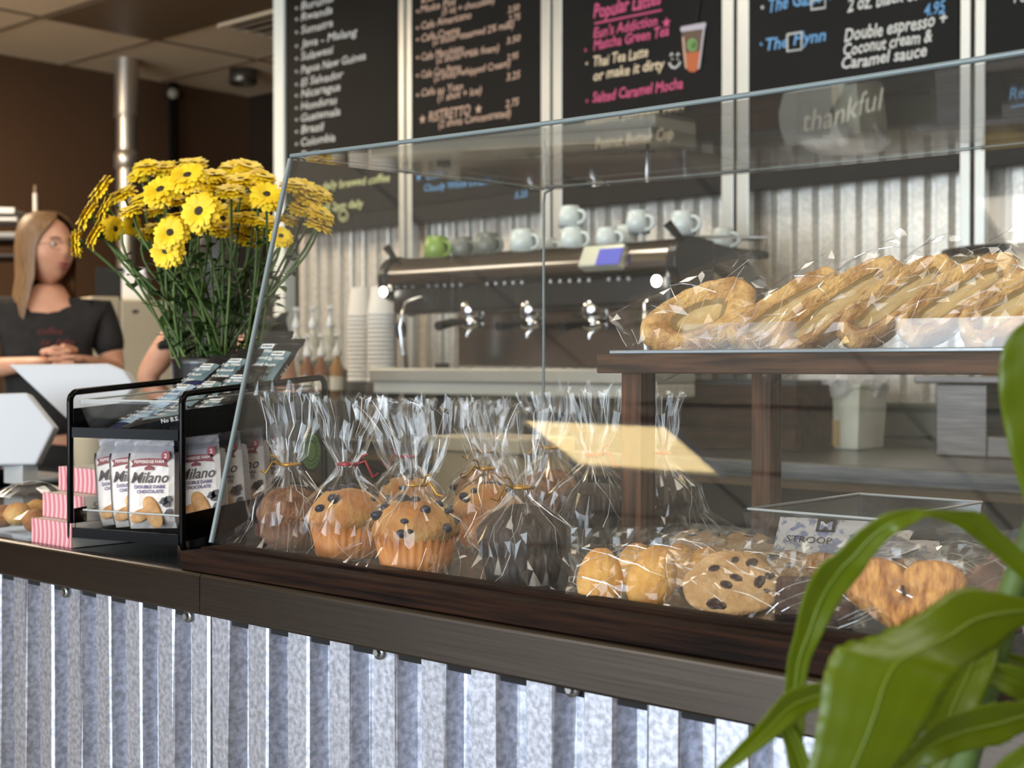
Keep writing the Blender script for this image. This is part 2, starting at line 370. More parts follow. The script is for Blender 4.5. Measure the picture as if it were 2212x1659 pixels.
for x_, y_ in ((903, 25), (903, 61), (903, 86), (903, 125), (903, 164), (903, 206)): stroke(b, [(x_-2, y_), (x_+2, y_-.5)], .0055, CH_P)
star(b, 913, 258, .017, CH_P); star(b, 1034, 236, .017, CH_P); lettering(t, b)
b = MB(); star(b, 905, 383, .015, CH_B); line(b, 'Cold', 920, 388, 960, 16, CH_B); line(b, 'Cloudy White Drizzle', 916, 414, 1062, 15, CH_B); line(b, '5.25', 1112, 428, 1140, 14, CH_B); lettering(t, b, 'blue_note')
# --- board 3
t = board(wx(1215), wx(1557), 'chalk menu board of lattes in pink with a picture of an iced drink'); b = MB()
line(b, 'Popular Lattes', 1282, 40, 1428, 30, CH_K, bold=.02); stroke(b, [(1285, 51), (1430, 22)], .0035, CH_K)
for s, x0, y, xe, h in [("Eun's Addiction", 1282, 82, 1420, 22), ('Matcha Green Tea', 1282, 108, 1445, 22), ('Salted Caramel Mocha', 1280, 222, 1475, 22)]: line(b, s, x0, y, xe, h, CH_K, bold=.016)
star(b, 1440, 49, .017, CH_K); stroke(b, [(1265, 109), (1268, 108)], .006, CH_K); stroke(b, [(1268, 219), (1271, 218)], .006, CH_K); lettering(t, b, 'pink_lettering')
b = MB(); line(b, 'Thai Tea Latte', 1282, 144, 1400, 22, CH_C, bold=.014); line(b, 'or make it dirty', 1282, 174, 1436, 22, CH_C, bold=.014); stroke(b, [(1267, 138), (1270, 137)], .005, CH_C)
for s in (-1, 1): stroke(b, [(1458+s*7-3, 121), (1458+s*7, 115), (1458+s*7+3, 119)], .003, CH_W); stroke(b, [(1458+s*6, 127), (1458+s*6+1, 129)], .004, CH_W)
stroke(b, [(1446, 136), (1451, 145), (1459, 147), (1467, 141), (1470, 133)], .004, CH_W)
line(b, 'coconut pumpkin swirl', 1265, 270, 1478, 15, CH_C); line(b, 'Peanut Butter Cup', 1286, 322, 1455, 24, CH_C); lettering(t, b, 'cream_lettering')
# cut-out of the iced drink
b = MB(); G = YP-.006
def poly(b, pts, m, y, h=.0015): b.prism([(ony(px, py, y).x, ony(px, py, y).z) for px, py in pts], h, m, frame((0, y, 0), (1, 0, 0), (0, 0, 1), (0, -1, 0)))
poly(b, [(1482, 145), (1490, 155), (1500, 156), (1509, 150), (1515, 110), (1476, 116)], mat('tea_orange', '#b05a2c', .5), G)
poly(b, [(1476, 116), (1515, 110), (1520, 62), (1473, 68)], mat('tea_dark', '#5b4638', .5), G)
poly(b, [(1474, 80), (1480, 145), (1484, 150), (1478, 80)], CH_P, G-.001); poly(b, [(1519, 62), (1508, 150), (1512, 148), (1523, 62)], mat('cup_rim', '#b3aeb8', .4), G-.001)
poly(b, [(1470, 63), (1472, 58), (1524, 48), (1526, 54), (1523, 62), (1472, 69)], mat('cup_rim', '#b3aeb8', .4), G-.001)
poly(b, [(1502, 50), (1510, 0), (1514, 0), (1507, 49)], BLACKM, G)
cx_, cy_ = 1496, 97
for r_, m_ in ((14, mat('emblem_green', '#6f9b55', .6)), (8, mat('emblem_dark', '#39442f', .6)), (6.5, mat('emblem_green', '#6f9b55', .6))):
    poly(b, [(cx_+r_*.8*math.cos(k*PI/10), cy_+r_*math.sin(k*PI/10)) for k in range(20)][::-1], m_, G-.0015-.0004*(14-r_))
poly(b, [(1493, 101), (1501, 92), (1502, 95), (1495, 102)], mat('emblem_dark', '#39442f', .6), G-.006)
lettering(t, b, 'drink_picture')
# --- board 4
t = board(wx(1620), wx(2071), 'chalk menu board of special drinks with blue and white lettering'); b = MB()
line(b, 'The Gaslow', 1660, 26, 1802, 30, CH_B, bold=.018); line(b, 'The Flynn', 1654, 109, 1784, 26, CH_B, bold=.018); line(b, '4.95', 1996, 34, 2042, 26, CH_B, bold=.016); stroke(b, [(2028, 30), (2042, 27)], .003, CH_B); lettering(t, b, 'blue_lettering')
b = MB()
for s, x0, y, xe, h in [('2 oz. black coffee', 1830, 26, 2030, 30), ('Double espresso +', 1824, 90, 2046, 28), ('Coconut cream &', 1822, 120, 2014, 26), ('Caramel sauce', 1818, 150, 2002, 26)]: line(b, s, x0, y, xe, h, CH_W, bold=.02)
for x0, y0, x1, y1 in ((1753, -2, 1783, 19), (1701, 72, 1732, 109)): stroke(b, [(x0, y0+3), (x0, y1+2), (x1, y1-2), (x1, y0-3), (x0, y0+3)], .0035, CH_W)
stroke(b, [(1646, 18), (1650, 14)], .006, CH_W); stroke(b, [(1644, 97), (1647, 94)], .006, CH_B); lettering(t, b, 'white_lettering')
# --- board 5
t = board(wx(2130), wx(2130)+.61, 'chalk menu board at the right edge, beyond the last post'); b = MB()
line(b, 'Peach Tea', 2190, 6, 2300, 24, CH_W); line(b, 'Refreshers', 2180, 215, 2320, 26, CH_B); stroke(b, [(2184, 232), (2240, 222)], .003, CH_B); lettering(t, b)
# grey gift bag with the script word, hung over the fourth board
t = thing('hanging_bag', 'pale grey bag lettered thankful in script, hung on the special drinks board', 'bag', (0, 0, 0)); YT = YP-.03
pts = [(1700, 205), (1745, 188), (1835, 178), (1826, 205), (1800, 245), (1818, 280), (1838, 312), (1705, 318), (1692, 276), (1690, 245)]
b = MB(); q = [(ony(px, py, YT).x, ony(px, py, YT).z) for px, py in pts]; b.prism(q[::-1], .022, mat('grey_paper', '#8f918b', .7, col2='#7d7f7a', scale=8), frame((0, YT, 0), (1, 0, 0), (0, 0, 1), (0, -1, 0))); b.build('bag_body', t, bevel=.004)
b = MB(); p = ony(1738, 288, YT-.024); q = ony(1915, 236, YT-.024); dx = (q-p).normalized()
b.text('thankful', mat('script_white', '#c9c5b4', .7), frame(p, dx, dx.cross(V((0, 1, 0))), (0, -1, 0)), size=.085, width=(q-p).length, shear=.35, bold=.0, wob=.06); b.build('lettering', t)
# ================================================================== front counter
CT = .92; YC = .935; XSEAM = -1.332; XSHEET = -1.325
t = thing('service_counter', 'front counter with black top, steel edge band and ribbed metal front', 'counter', (-1.8, YC, 0))
L = t.location
def local(b, t=t):
    l = t.location
    b.v = [v-l for v in b.v]; return b
b = MB(); b.bx((-4.7, YC+.004, CT-.03), (1.4, 1.68, CT), STONE); local(b).build('worktop', t, bevel=.002)
for x0, x1 in ((-4.7, XSEAM-.0006), (XSEAM+.0006, 1.4)):
    b = MB(); prof = [(YC+.018, CT+.0012), (YC+.0055, CT+.0012), (YC+.0035, CT+.0005), (YC+.0018, CT-.0008), (YC+.0006, CT-.0026), (YC, CT-.0048), (YC, CT-.043), (YC+.0015, CT-.0455), (YC+.018, CT-.0475), (YC+.022, CT-.0475)]
    b.grid([[(x0, y, z) for y, z in prof], [(x1, y, z) for y, z in prof]], STEEL, smooth=False); local(b).build('edge_band', t)
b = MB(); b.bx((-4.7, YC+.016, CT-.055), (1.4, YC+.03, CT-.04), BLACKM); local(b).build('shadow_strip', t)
yfl = YC+.013
b = flutes(-4.7, XSHEET-.034, yfl, .0, CT-.046, GALV, .034, .007, .020, .022, wob=.0008, seed=11); local(b).build('ribbed_panel', t)
b = flutes(XSHEET-.003, 1.36, yfl-.001, .0, CT-.046, GALV, .034, .007, .020, .022, wob=.0008, seed=5); local(b).build('ribbed_panel', t)
b = MB(); b.bx((-4.7, yfl+.026, 0), (1.4, 1.66, CT-.03), BLACKM); local(b).build('cabinet_body', t)
for px, py in ((145, 1278), (411, 1330), (824, 1408), (1240, 1487)):
    p = ony(px, py, yfl); b = MB()
    b.lathe([(0, .0045), (.0072, .0045), (.0075, .003), (.0075, 0)], mat('washer', '#8c8c8c', .35, .9), p, 20, R=V((0, -1, 0)).to_track_quat('Z', 'Y').to_matrix())
    b.lathe([(0, .0085), (.0036, .0085), (.0042, .0075), (.0042, .004)], mat('screw_head', '#a5a5a5', .3, .9), p, 6, smooth=False, R=V((0, -1, 0)).to_track_quat('Z', 'Y').to_matrix())
    local(b).build('screw', t)
# ================================================================== display case
XCL, XCR = -1.375, .42; ZF = .934
P0 = V((0, .980, .948)); P1 = V((0, 1.098, 1.410)); YR = 1.567; ZT = 1.410
case = t = thing('display_case', 'clear acrylic pastry case on a dark wooden base on the counter', 'display case', (XCL, .94, CT+.0012))
b = MB(); b.bx((XCL+.02, .985, CT+.0013), (XCR, 1.63, ZF), mat('case_floor', '#26282a', .35, col2='#1c1d1f', scale=9)); local(b, t).build('base_board', t)
b = MB(); z0 = CT+.0013
b.prism([(XCL, z0+0), (XCR, z0), (XCR, .9425), (XCL, .9425)], .034, WOOD, frame((0, .9415, 0), (1, 0, 0), (0, 0, 1), (0, -1, 0)) @ Matrix.Translation((0, 0, -.031)))
o = local(b, t).build('front_rail', t, bevel=.0015)
b = MB(); b.bx((XCL+.012, .9725, z0), (XCR, .998, .9462), WOOD); local(b, t).build('inner_rail', t, bevel=.001)
b = MB(); b.bx((XCL-.012, .975, z0), (XCL+.018, 1.63, .9425), WOOD); local(b, t).build('side_rail', t, bevel=.0015)
def sheet(name, pts, thick, nrm, sag=None, n=12):
    """pts: corner loop a,b,c,d; a-b is the long side"""
    a, b_, c, d = [V(p) for p in pts]; nrm = V(nrm).normalized(); B = MB(); rows = []
    for i in range(n+1):
        u = i/n; lo = a.lerp(b_, u); hi = d.lerp(c, u); row = []
        for k in range(5):
            p = lo.lerp(hi, k/4)
            if sag: p = p + V((0, 0, sag(u, k/4)))
            row.append(p)
        rows.append(row)
    B.grid(rows, ACRYLIC, True); B.grid([[p - nrm*thick for p in r] for r in rows], ACRYLIC, True, flip=True)
    return B
TH = .0045; nf = V((0, -.9756, .2195))
sg = lambda u, v: -.010*math.sin(PI*min(1, u*1.25))*v
b = sheet('f', [(XCL, P0.y, P0.z), (XCR, P0.y, P0.z), (XCR, P1.y, P1.z), (XCL, P1.y, P1.z)], TH, nf, sg); local(b, t).build('front_pane', t)
sg2 = lambda u, v: -.010*math.sin(PI*min(1, u*1.25))
b = sheet('t', [(XCL, P1.y, ZT), (XCR, P1.y, ZT), (XCR, YR, ZT+.004), (XCL, YR, ZT+.004)], TH, (0, 0, 1), sg2); local(b, t).build('top_pane', t)
b = sheet('s', [(XCL+.001, P0.y+.004, P0.z), (XCL+.001, YR, P0.z), (XCL+.001, YR, ZT-.002), (XCL+.001, P1.y+.004, ZT-.002)], TH, (-1, 0, 0)); local(b, t).build('side_pane', t)
# polished edges of the sheets
b = MB(); E_ = ACRYLIC_E
b.tube([(XCL+.002, P0.y, P0.z), (XCL+.002, P0.y*.1+P1.y*.9, P0.z*.1+P1.z*.9), (XCL+.003, P1.y-.001, ZT-.004)], .0034, E_, seg=6); local(b, t).build('pane_edge', t)
b = MB(); b.tube([(XCL+.003, P1.y, ZT)]+[(XCL+(XCR-XCL)*k/14, P1.y, ZT+sg2(k/14, 0)) for k in range(1, 15)], .0026, E_, seg=6); local(b, t).build('pane_edge', t)
b = MB(); b.tube([(XCL+.002, P1.y, ZT-.001), (XCL+.002, (P1.y+YR)/2, ZT), (XCL+.002, YR, ZT+.003)], .0016, E_, seg=6); local(b, t).build('pane_edge', t)
b = MB(); b.tube([(XCL+.002, YR, P0.z), (XCL+.002, YR, ZT-.02), (XCL+.004, YR, ZT-.004), (XCL+.02, YR, ZT+.002)], .002, E_, seg=6); local(b, t).build('pane_edge', t)
b = MB(); b.tube([(XCL+.004, YR, ZT+.004)]+[(XCL+(XCR-XCL)*k/14, YR, ZT+.004+sg2(k/14, 0)) for k in range(1, 15)], .0022, E_, seg=6); local(b, t).build('pane_edge', t)
# ================================================================== riser shelf inside the case
zb = ony(1300, 806, 1.19).z; ztp = zb+.020; XB0 = ony(1288, 787, 1.185).x
riser = t = thing('riser_shelf', 'dark wooden riser shelf on square posts carrying the danishes', 'shelf', (XB0, 1.185, ZF))
b = MB(); b.bx((XB0, 1.185, zb), (XB0+1.02, 1.50, ztp), WOODT); local(b, t).build('shelf_board', t, bevel=.0015)
for x_, y_ in ((XB0+.034, 1.215), (XB0-.0+.034, 1.468), (XB0+.97, 1.215), (XB0+.97, 1.468)):
    b = MB(); s = .0132; b.bx((x_-s, y_-s, ZF), (x_+s, y_+s, zb), WOODV); local(b, t).build('leg', t, bevel=.0012)
# ================================================================== back counter
BZ = .94; YBF = 2.73
t = thing('back_counter', 'long stainless steel back counter along the ribbed wall', 'counter', (-1.5, YBF, 0))
b = MB(); b.bx((-4.38, YBF, BZ-.04), (1.6, 3.52, BZ), STEELD); local(b, t).build('worktop', t, bevel=.004)
b = MB(); b.bx((-4.38, 3.50, BZ), (1.6, 3.53, 1.055), mat('splash_steel', '#6f7166', .4, .6)); local(b, t).build('backsplash', t, bevel=.002)
b = MB(); b.bx((-4.38, YBF+.02, BZ-.06), (1.6, YBF+.05, BZ-.04), mat('brass_strip', '#5b4526', .5)); local(b, t).build('trim_strip', t)
b = MB(); b.bx((-4.36, YBF+.12, .02), (1.6, 3.5, BZ-.04), BLACKM); local(b, t).build('cabinet_body', t)
# ================================================================== bagged muffins
BLUE_T = mat('muffin_gold', '#a3642c', .8, col2='#cba465', scale=15, bump=.5, bscale=160, sss=.05)
BLUE_C = mat('muffin_paper_gold', '#a9652a', .65, col2='#c88446', scale=30)
BRAN_T = mat('muffin_bran', '#5c3820', .85, col2='#8c6140', scale=60, bump=.9, bscale=220); BRAN_C = mat('muffin_paper_brown', '#5b3a28', .7, col2='#74503a', scale=40)
CHOC_T = mat('muffin_chocolate', '#160803', .75, col2='#301809', scale=40, bump=.6, bscale=180); CHOC_C = mat('muffin_paper_dark', '#160e0d', .65, col2='#2c1f1c', scale=30)
CHIP_T = mat('muffin_caramel', '#7a4a24', .75, col2='#9a6838', scale=40, bump=.6, bscale=180)
BERRY = mat('blueberry', '#1d1c2b', .45, col2='#2f2a3c', scale=60); CHIP = mat('chocolate_chip', '#2a1711', .4)
GOLD = mat('gold_tie', '#a87f35', .35, .6); RED = mat('red_tie', '#8c1622', .35, .3)
def nz(p, s=1.0): return noise.noise(V(p)*s)
def cello_bag(seed, rb, hn, ht, fan, squash=.42, lean=(0, 0), ears=.72, twist=0):
    r = random.Random(seed); nt = 60; rows = []
    zs = [0, .006, .018, .032, .046, hn*.6, hn*.74, hn*.88, hn-.004, hn+.003, hn+.014, hn+.03, hn+.05, hn+.075, (hn+.075+ht)/2, ht]
    ph = r.uniform(0, 6); folds = r.choice([8, 9, 11])
    for i, z in enumerate(zs):
        row = []; up = z > hn
        for k in range(nt):
            a = 2*PI*k/nt
            tri = abs(((a*folds/(2*PI)+ph+r.uniform(-.06, .06)) % 1)*2-1)*2-1
            if not up:
                u = max(0, (z-hn*.5)/(hn*.5)); base = rb*(1-u*u*(3-2*u))+.0085*(u*u*(3-2*u)); base = max(base, rb*1.24*(1-z/hn)+.0085)
                amp = .015+.26*max(0, (z/hn-.45))/.55
                ear = 1+ears*math.exp(-z/.022)*max(0, math.cos(a-.1))**14+ears*.9*math.exp(-z/.03)*max(0, math.cos(a-PI+.15))**14
                rr = base*(1+amp*tri)*ear; x, y = rr*math.cos(a), rr*math.sin(a)
            else:
                u = (z-hn)/(ht-hn); base = .0085+(fan-.0085)*(u**.62); sq = 1-(1-squash)*min(1, u*2)
                rr = base*(1+.26*tri*(1-.3*u)); x, y = rr*math.cos(a), rr*math.sin(a)*sq+.006*math.sin(a*3+ph)*u
                x += lean[0]*u+.004*math.sin(z*90+ph)*u; y += lean[1]*u
            j = .0010+.0007*(up); zz = max(0, z+(r.uniform(-.004, .004) if 1 < i < len(zs)-1 else 0)+(r.uniform(-.012, .006)+.008*tri if i == len(zs)-1 else 0))
            row.append((x+r.uniform(-j, j), y+r.uniform(-j, j), zz))
        rows.append(row)
    b = MB(); n = nt; vs = [p for q in rows for p in q]; fs = []
    for i in range(len(rows)-1):
        for k in range(n):
            a_, b_, c_, d_ = i*n+k, i*n+(k+1) % n, (i+1)*n+(k+1) % n, (i+1)*n+k
            fs += [(a_, b_, c_), (a_, c_, d_)] if r.random() < .5 else [(a_, b_, d_), (b_, c_, d_)]
    b.add(vs, fs, CELLO, False)
    for q in range(34):        # fold lines as thin pale tubes, put in as highlights
        k = r.randrange(nt); i0 = r.choice((0, 1, 2, 3, 4, 6, 8, 9, 9, 10, 11)); n_ = r.randint(3, 6); pts = []
        dk = r.choice((-2, -1, -1, 0, 0, 0, 1, 1, 2)) if i0 < 8 else r.choice((-1, 0, 0, 1))
        for i in range(i0, min(len(rows), i0+n_)): pts.append(V(rows[i][(k+dk*(i-i0)) % nt])*1.004)
        if len(pts) > 2: b.tube(pts, .0004, FOLD_GLINT, seg=4, smooth=False, radii=[r.uniform(.00008, .0004) for _ in pts])
    return b
def muffin(name, label, px, py, kind, seed, r=.0455, tie=GOLD, hn=.098, ht=.21, fan=.045, lean=(0, 0), rz=None, push=.034, zf=None, gap=1.0):
    zf = zf or ZF+.001
    p = onz(px, py, zf); d = ray(px, py); d.z = 0; p = p + d.normalized()*push
    ht = hn+(ht-hn)*.76
    t = thing(name, label, 'muffin', (p.x, p.y, zf), rz if rz is not None else .74+random.Random(seed).uniform(-.3, .3), 'bagged muffins in the display case')
    T_, C_ = {'b': (BLUE_T, BLUE_C), 'n': (BRAN_T, BRAN_C), 'c': (CHOC_T, CHOC_C), 'k': (CHIP_T, BRAN_C)}[kind]
    h = r*.92; np_ = 30
    b = MB(); b.lathe([(0, .0005), (r*.76, .0005), (r*.78, .002), (r*.97, h), (r*.94, h-.002)], C_, seg=np_*4, fn=lambda rr, z, a: rr*(1+(.022 if z > .001 else 0)*math.copysign(abs(math.sin(a*np_/1.0))**.7, math.sin(a*np_)))); b.build('paper_cup', t)
    def dome(q):
        return 1+.07*nz((q[0]*60+seed*3, q[1]*60, q[2]*60))+.03*nz((q[0]*190, q[1]*190+seed, q[2]*190))
    prof = [(r*.92, h-.006), (r*1.0, h-.001), (r*1.02, h+.004), (r*.99, h+.010), (r*.90, h+.018), (r*.76, h+.025), (r*.55, h+.031), (r*.30, h+.0345), (r*.1, h+.036), (0, h+.036)]
    b = MB(); c = []
    for rr, z in prof:
        row = []
        for k in range(48):
            a = 2*PI*k/48; s = dome((rr*math.cos(a), rr*math.sin(a), z)); row.append((rr*s*math.cos(a), rr*s*math.sin(a), h+(z-h)*(s if rr else 1)))
        c.append(row)
    b.grid(c, T_, True, closeu=True); top = b.build('muffin_top', t)
    if kind in 'bk':
        rn = random.Random(seed+50); me = None
        for k in range(19 if kind == 'b' else 9):
            a = rn.uniform(0, 2*PI); i_ = rn.uniform(2, 7.6); f_ = i_-int(i_); (r0, z0), (r1, z1) = prof[int(i_)], prof[int(i_)+1]; rr = r0+(r1-r0)*f_; z = z0+(z1-z0)*f_
            s = dome((rr*math.cos(a), rr*math.sin(a), z))
            if me is None:
                q = MB(); q.ell((0, 0, 0), (.0052, .0046, .0044), BERRY if kind == 'b' else CHIP, 10, 7); o = q.build('blueberry' if kind == 'b' else 'chocolate_chip', top); me = o
            else:
                o = me.copy(); COL.objects.link(o); o.parent = top
            o.location = (rr*s*math.cos(a), rr*s*math.sin(a), h+(z-h)*s); f = rn.uniform(.6, 1.75); o.scale = (f, f*rn.uniform(.7, 1.3), f*.8); o.rotation_euler = (rn.uniform(0, .5), rn.uniform(0, .5), rn.uniform(0, 3))
    cello_bag(seed, r*1.16, hn, ht, fan, lean=lean).build('cellophane_bag', t)
    b = MB(); pts = [(.0105*math.cos(k*PI/8), .0105*math.sin(k*PI/8), hn) for k in range(17)]
    b.tube(pts, .0022, tie, seg=6)
    rn = random.Random(seed+9); sg_ = rn.choice((-1, 1))
    b.tube([(.010*sg_, -.006, hn), (.018*sg_, -.012, hn+.004), (.026*sg_, -.014, hn-.006-.01*rn.random()), (.033*sg_, -.014, hn-.012*rn.random())], .0016, tie, seg=5)
    b.tube([(.010*sg_, -.006, hn), (.014*sg_, -.014, hn+.01), (.02*sg_, -.016, hn+.012)], .0012, tie, seg=5); b.build('twist_tie', t)
    return t
muffin('bagged_muffin', 'brown bran muffin in a gold-tied bag at the left end of the case', 628, 1190, 'n', 1, r=.040, hn=.100, ht=.225, fan=.036, lean=(.0, 0))
muffin('bagged_muffin', 'blueberry muffin in a red-tied bag just right of the bran muffin', 752, 1210, 'b', 2, tie=RED, hn=.106, ht=.208, fan=.040)
muffin('bagged_muffin', 'big blueberry muffin in a gold-tied bag, front middle of the muffins', 898, 1246, 'b', 4, hn=.093, ht=.212, fan=.052, lean=(-.012, 0))
muffin('bagged_muffin', 'dark chocolate muffin in front of the others, left of the madeleines', 1128, 1268, 'c', 5, r=.0455, hn=.096, ht=.205, fan=.047, lean=(-.02, 0))
muffin('bagged_muffin', 'blueberry muffin half hidden behind the front chocolate muffin', 1052, 1186, 'b', 6, r=.043, hn=.094, ht=.205, fan=.04)
muffin('bagged_muffin', 'chocolate muffin with a red tie behind the madeleines', 1283, 1190, 'c', 8, tie=RED, hn=.112, ht=.222, fan=.036)
muffin('bagged_muffin', 'chocolate muffin with a red tie beside the rear riser post', 1428, 1163, 'c', 9, tie=RED, hn=.106, ht=.212, fan=.034, lean=(-.006, 0))
muffin('bagged_muffin', 'blueberry muffin in the back row behind the big blueberry muffin', 880, 1152, 'b', 10, r=.040, tie=RED, hn=.098, ht=.20, fan=.036)
muffin('bagged_muffin', 'caramel brown muffin with chips in the back row of muffins', 1050, 1132, 'k', 12, r=.042, hn=.098, ht=.18, fan=.03)
muffin('bagged_muffin', 'plain brown muffin in the back row left of the red-tied chocolate muffin', 1188, 1136, 'n', 13, r=.043, hn=.105, ht=.17, fan=.03)
# ================================================================== flat clear packs
def pillow(wd, ht, th, seed, fin=.012, m=FLATFILM, nx=17, ny=13, jit=.0011):
    """clear bag lying in its own x (width) / z (height) plane, facing -y"""
    r = random.Random(seed); b = MB()
    for s in (-1, 1):
        rows = []
        for i in range(ny+1):
            v = i/ny; row = []
            for k in range(nx+1):
                u = k/nx; e = (1-abs(2*u-1)**3)*(1-abs(2*v-1)**3); edge = k in (0, nx) or i in (0, ny)
                y = s*th/2*max(0, e)**.6 + (0 if edge else r.uniform(-jit, jit)*1.3)
                pin = .06*math.sin(v*PI)*0
                row.append(((u-.5)*wd*(1-.05*math.sin(v*PI)**2)+r.uniform(-jit, jit), y, v*ht+(0 if edge else r.uniform(-jit, jit))))
            rows.append(row)
        n = nx+1; vs = [p for q in rows for p in q]; fs = []
        for i in range(ny):
            for k in range(nx):
                a_, b_, c_, d_ = i*n+k, i*n+k+1, (i+1)*n+k+1, (i+1)*n+k
                fs += [(a_, b_, c_), (a_, c_, d_)] if r.random() < .5 else [(a_, b_, d_), (b_, c_, d_)]
        b.add(vs, fs, m, False)
        if s < 0:
            for q in range(16):  # pale tubes along the folds stand in for glints on the wrapper
                i0, k0 = r.randrange(1, ny-3), r.randrange(0, nx); dk = r.choice((-2, -1, 0, 1, 2)); pts = [V(rows[min(ny, i0+i)][max(0, min(nx, k0+dk*i))])+V((0, -.0004, 0)) for i in range(r.randint(3, 5))]
                b.tube(pts, .0003, FOLD_GLINT, seg=4, smooth=False, radii=[r.uniform(.0001, .0005) for _ in pts])
    rows = [[((k/nx-.5)*wd*1.0, r.uniform(-.002, .002)-.004*j, ht+fin*j/2+r.uniform(-.001, .001)) for k in range(nx+1)] for j in range(3)]
    b.grid(rows, m, False); return b
COOKIE = mat('cookie_dough', '#a27c4f', .85, col2='#c3a074', scale=45, bump=.5, bscale=260, sss=.03)
MADEL = mat('madeleine_sponge', '#b97c30', .75, col2='#d9a556', scale=30, bump=.3, bscale=300, sss=.05)
PALM = mat('palmier_pastry', '#8d5220', .55, col2='#d39a55', scale=13, stretch=(16, 9, 4), bump=.5, bscale=60)
CRINK = mat('crinkle_cookie', '#3d2318', .85, col2='#6a4330', scale=50, bump=.9, bscale=110)
BROWNIE = mat('brownie', '#2a1610', .6, col2='#43271c', scale=30, bump=.6, bscale=120)
def pack(name, label, cat, px, py, wd, ht, th, tilt, yaw, seed, group=None, z=None, fin=.012):
    z = z or ZF+.002
    p = onz(px, py, z)
    t = bpy.data.objects.new(name, None); COL.objects.link(t); t.empty_display_size = .03; tag(t, label, cat, group)
    t.matrix_world = Matrix.Translation(p) @ rotz(yaw) @ Matrix.Rotation(-tilt, 4, 'X')
    pillow(wd, ht, th, seed, fin).build('clear_bag', t)
    return t
def cookie(t, x, z, r, y, seed, m=COOKIE, chips=9, th=.010, flat=1.0):
    b = MB(); prof = [(0, -th*.3), (r*.7, -th*.32), (r*.95, -th*.1), (r, th*.15), (r*.93, th*.42), (r*.6, th*.6), (r*.25, th*.68), (0, th*.68)]
    R = Matrix(((1, 0, 0), (0, 0, -1), (0, 1, 0))); q = []
    b.lathe(prof, m, (0, 0, 0), 36, R=R, fn=lambda rr, zz, a: rr*(1+.035*math.sin(a*3+seed)+.02*math.sin(a*7+seed*2))); o = b.build('cookie', t)
    o.location = (x, y, z); rn = random.Random(seed); me = None
    for k in range(chips):
        a = rn.uniform(0, 6.28); u = math.sqrt(rn.random())*.82
        if me is None:
            c = MB(); c.ell((0, 0, 0), (.0052, .0018, .0042), CHIP, 9, 6, fn=lambda p, q: q*(1+.25*nz((p.x*2, p.y*2, p.z*2)))); me = c.build('chocolate_chip', o); k_ = me
        else:
            k_ = me.copy(); COL.objects.link(k_); k_.parent = o
        k_.location = (u*r*math.cos(a), -(th*.66-.0022*u*u), u*r*math.sin(a)); s = rn.uniform(.6, 1.5); k_.scale = (s, 1, s*rn.uniform(.6, 1.1)); k_.rotation_euler = (0, rn.uniform(0, 3), 0)
    return o
def madeleine(t, x, z, rot, y, s=1.0):
    b = MB(); rows = []; n = 16
    for i in range(13):
        v = i/12; wz = .0225*math.sin(PI*min(1, v*.95+.025))**.5*(1-.20*v); zc = (v-.5)*.062; row = []
        for k in range(n+1):
            u = k/n; x_ = (u*2-1); hgt = .013*math.sqrt(max(0, 1-x_*x_))*(math.sin(PI*v)**.5 if 0 < v < 1 else 0); hgt *= 1+.055*math.cos(x_*PI*4.5)
            row.append((x_*wz, -hgt, zc))
        rows.append(row)
    b.grid(rows, MADEL, True); b.grid([[(p[0], .003, p[2]) if 0 < j < n else p for j, p in enumerate(r_)] for r_ in rows], MADEL, True, flip=True)
    o = b.build('madeleine', t); o.location = (x, y, z); o.rotation_euler = (0, rot, 0); o.scale = (s, s, s); return o
YAW = -.42
t = pack('madeleine_pack', 'clear bag of two golden madeleines against the front rail', 'madeleines', 1350, 1314, .112, .068, .030, .72, .55, 21)
madeleine(t, -.026, .034, -.06, .004, 1.06); madeleine(t, .022, .037, .20, .004, 1.12)
t = pack('madeleine_pack', 'bag of madeleines tucked behind the front madeleine bag', 'madeleines', 1432, 1266, .118, .062, .026, .9, .55, 22)
madeleine(t, -.03, .031, 0, .003, .95); madeleine(t, .012, .032, .1, .003, .95); madeleine(t, .042, .03, -.1, .003, .9)
t = pack('cookie_pack', 'clear bag of two pale chocolate chip cookies in the front row', 'cookies', 1588, 1344, .128, .088, .024, 1.0, .55, 23)
cookie(t, .013, .043, .041, .008, 4, chips=6); cookie(t, -.004, .042, .043, -.005, 3, chips=11)
t = pack('brownie_pack', 'clear bag holding a dark brownie between the cookies and the palmier', 'brownie', 1758, 1352, .082, .062, .026, .85, .5, 24)
b = MB(); b.box((0, 0, .026), (.066, .018, .044), BROWNIE); b.build('brownie', t, bevel=.004)
t = pack('palmier_pack', 'clear bag of heart-shaped palmier pastries behind the green leaf', 'palmier', 1945, 1392, .128, .092, .026, .88, .42, 25)
def palmier(t, x, z, y, s):
    b = MB(); out = []
    for k in range(64):
        a = 2*PI*k/64; X = .0155*16*math.sin(a)**3/16*2.9; Z = (13*math.cos(a)-5*math.cos(2*a)-2*math.cos(3*a)-math.cos(4*a))*.00245; out.append((X, Z))
    rows = []
    for f, dy in ((.0, -.0105), (.12, -.0085), (.35, -.0115), (.55, -.0118), (.75, -.0125), (.9, -.0118), (.97, -.009), (1, -.005), (1, .003), (.9, .005)):
        rows.append([((X*f), dy-.0011*math.cos(f*26)*(f < .93), (Z+.006)*f-.006) for X, Z in out])
    b.grid(rows, PALM, True, closeu=True); b.tube([(0, -.0108, -.001), (.0008, -.0112, -.006), (.002, -.0108, -.009)], .0016, CHIP, seg=6)
    o = b.build('palmier', t); o.location = (x, y, z); o.scale = (s, s, s)
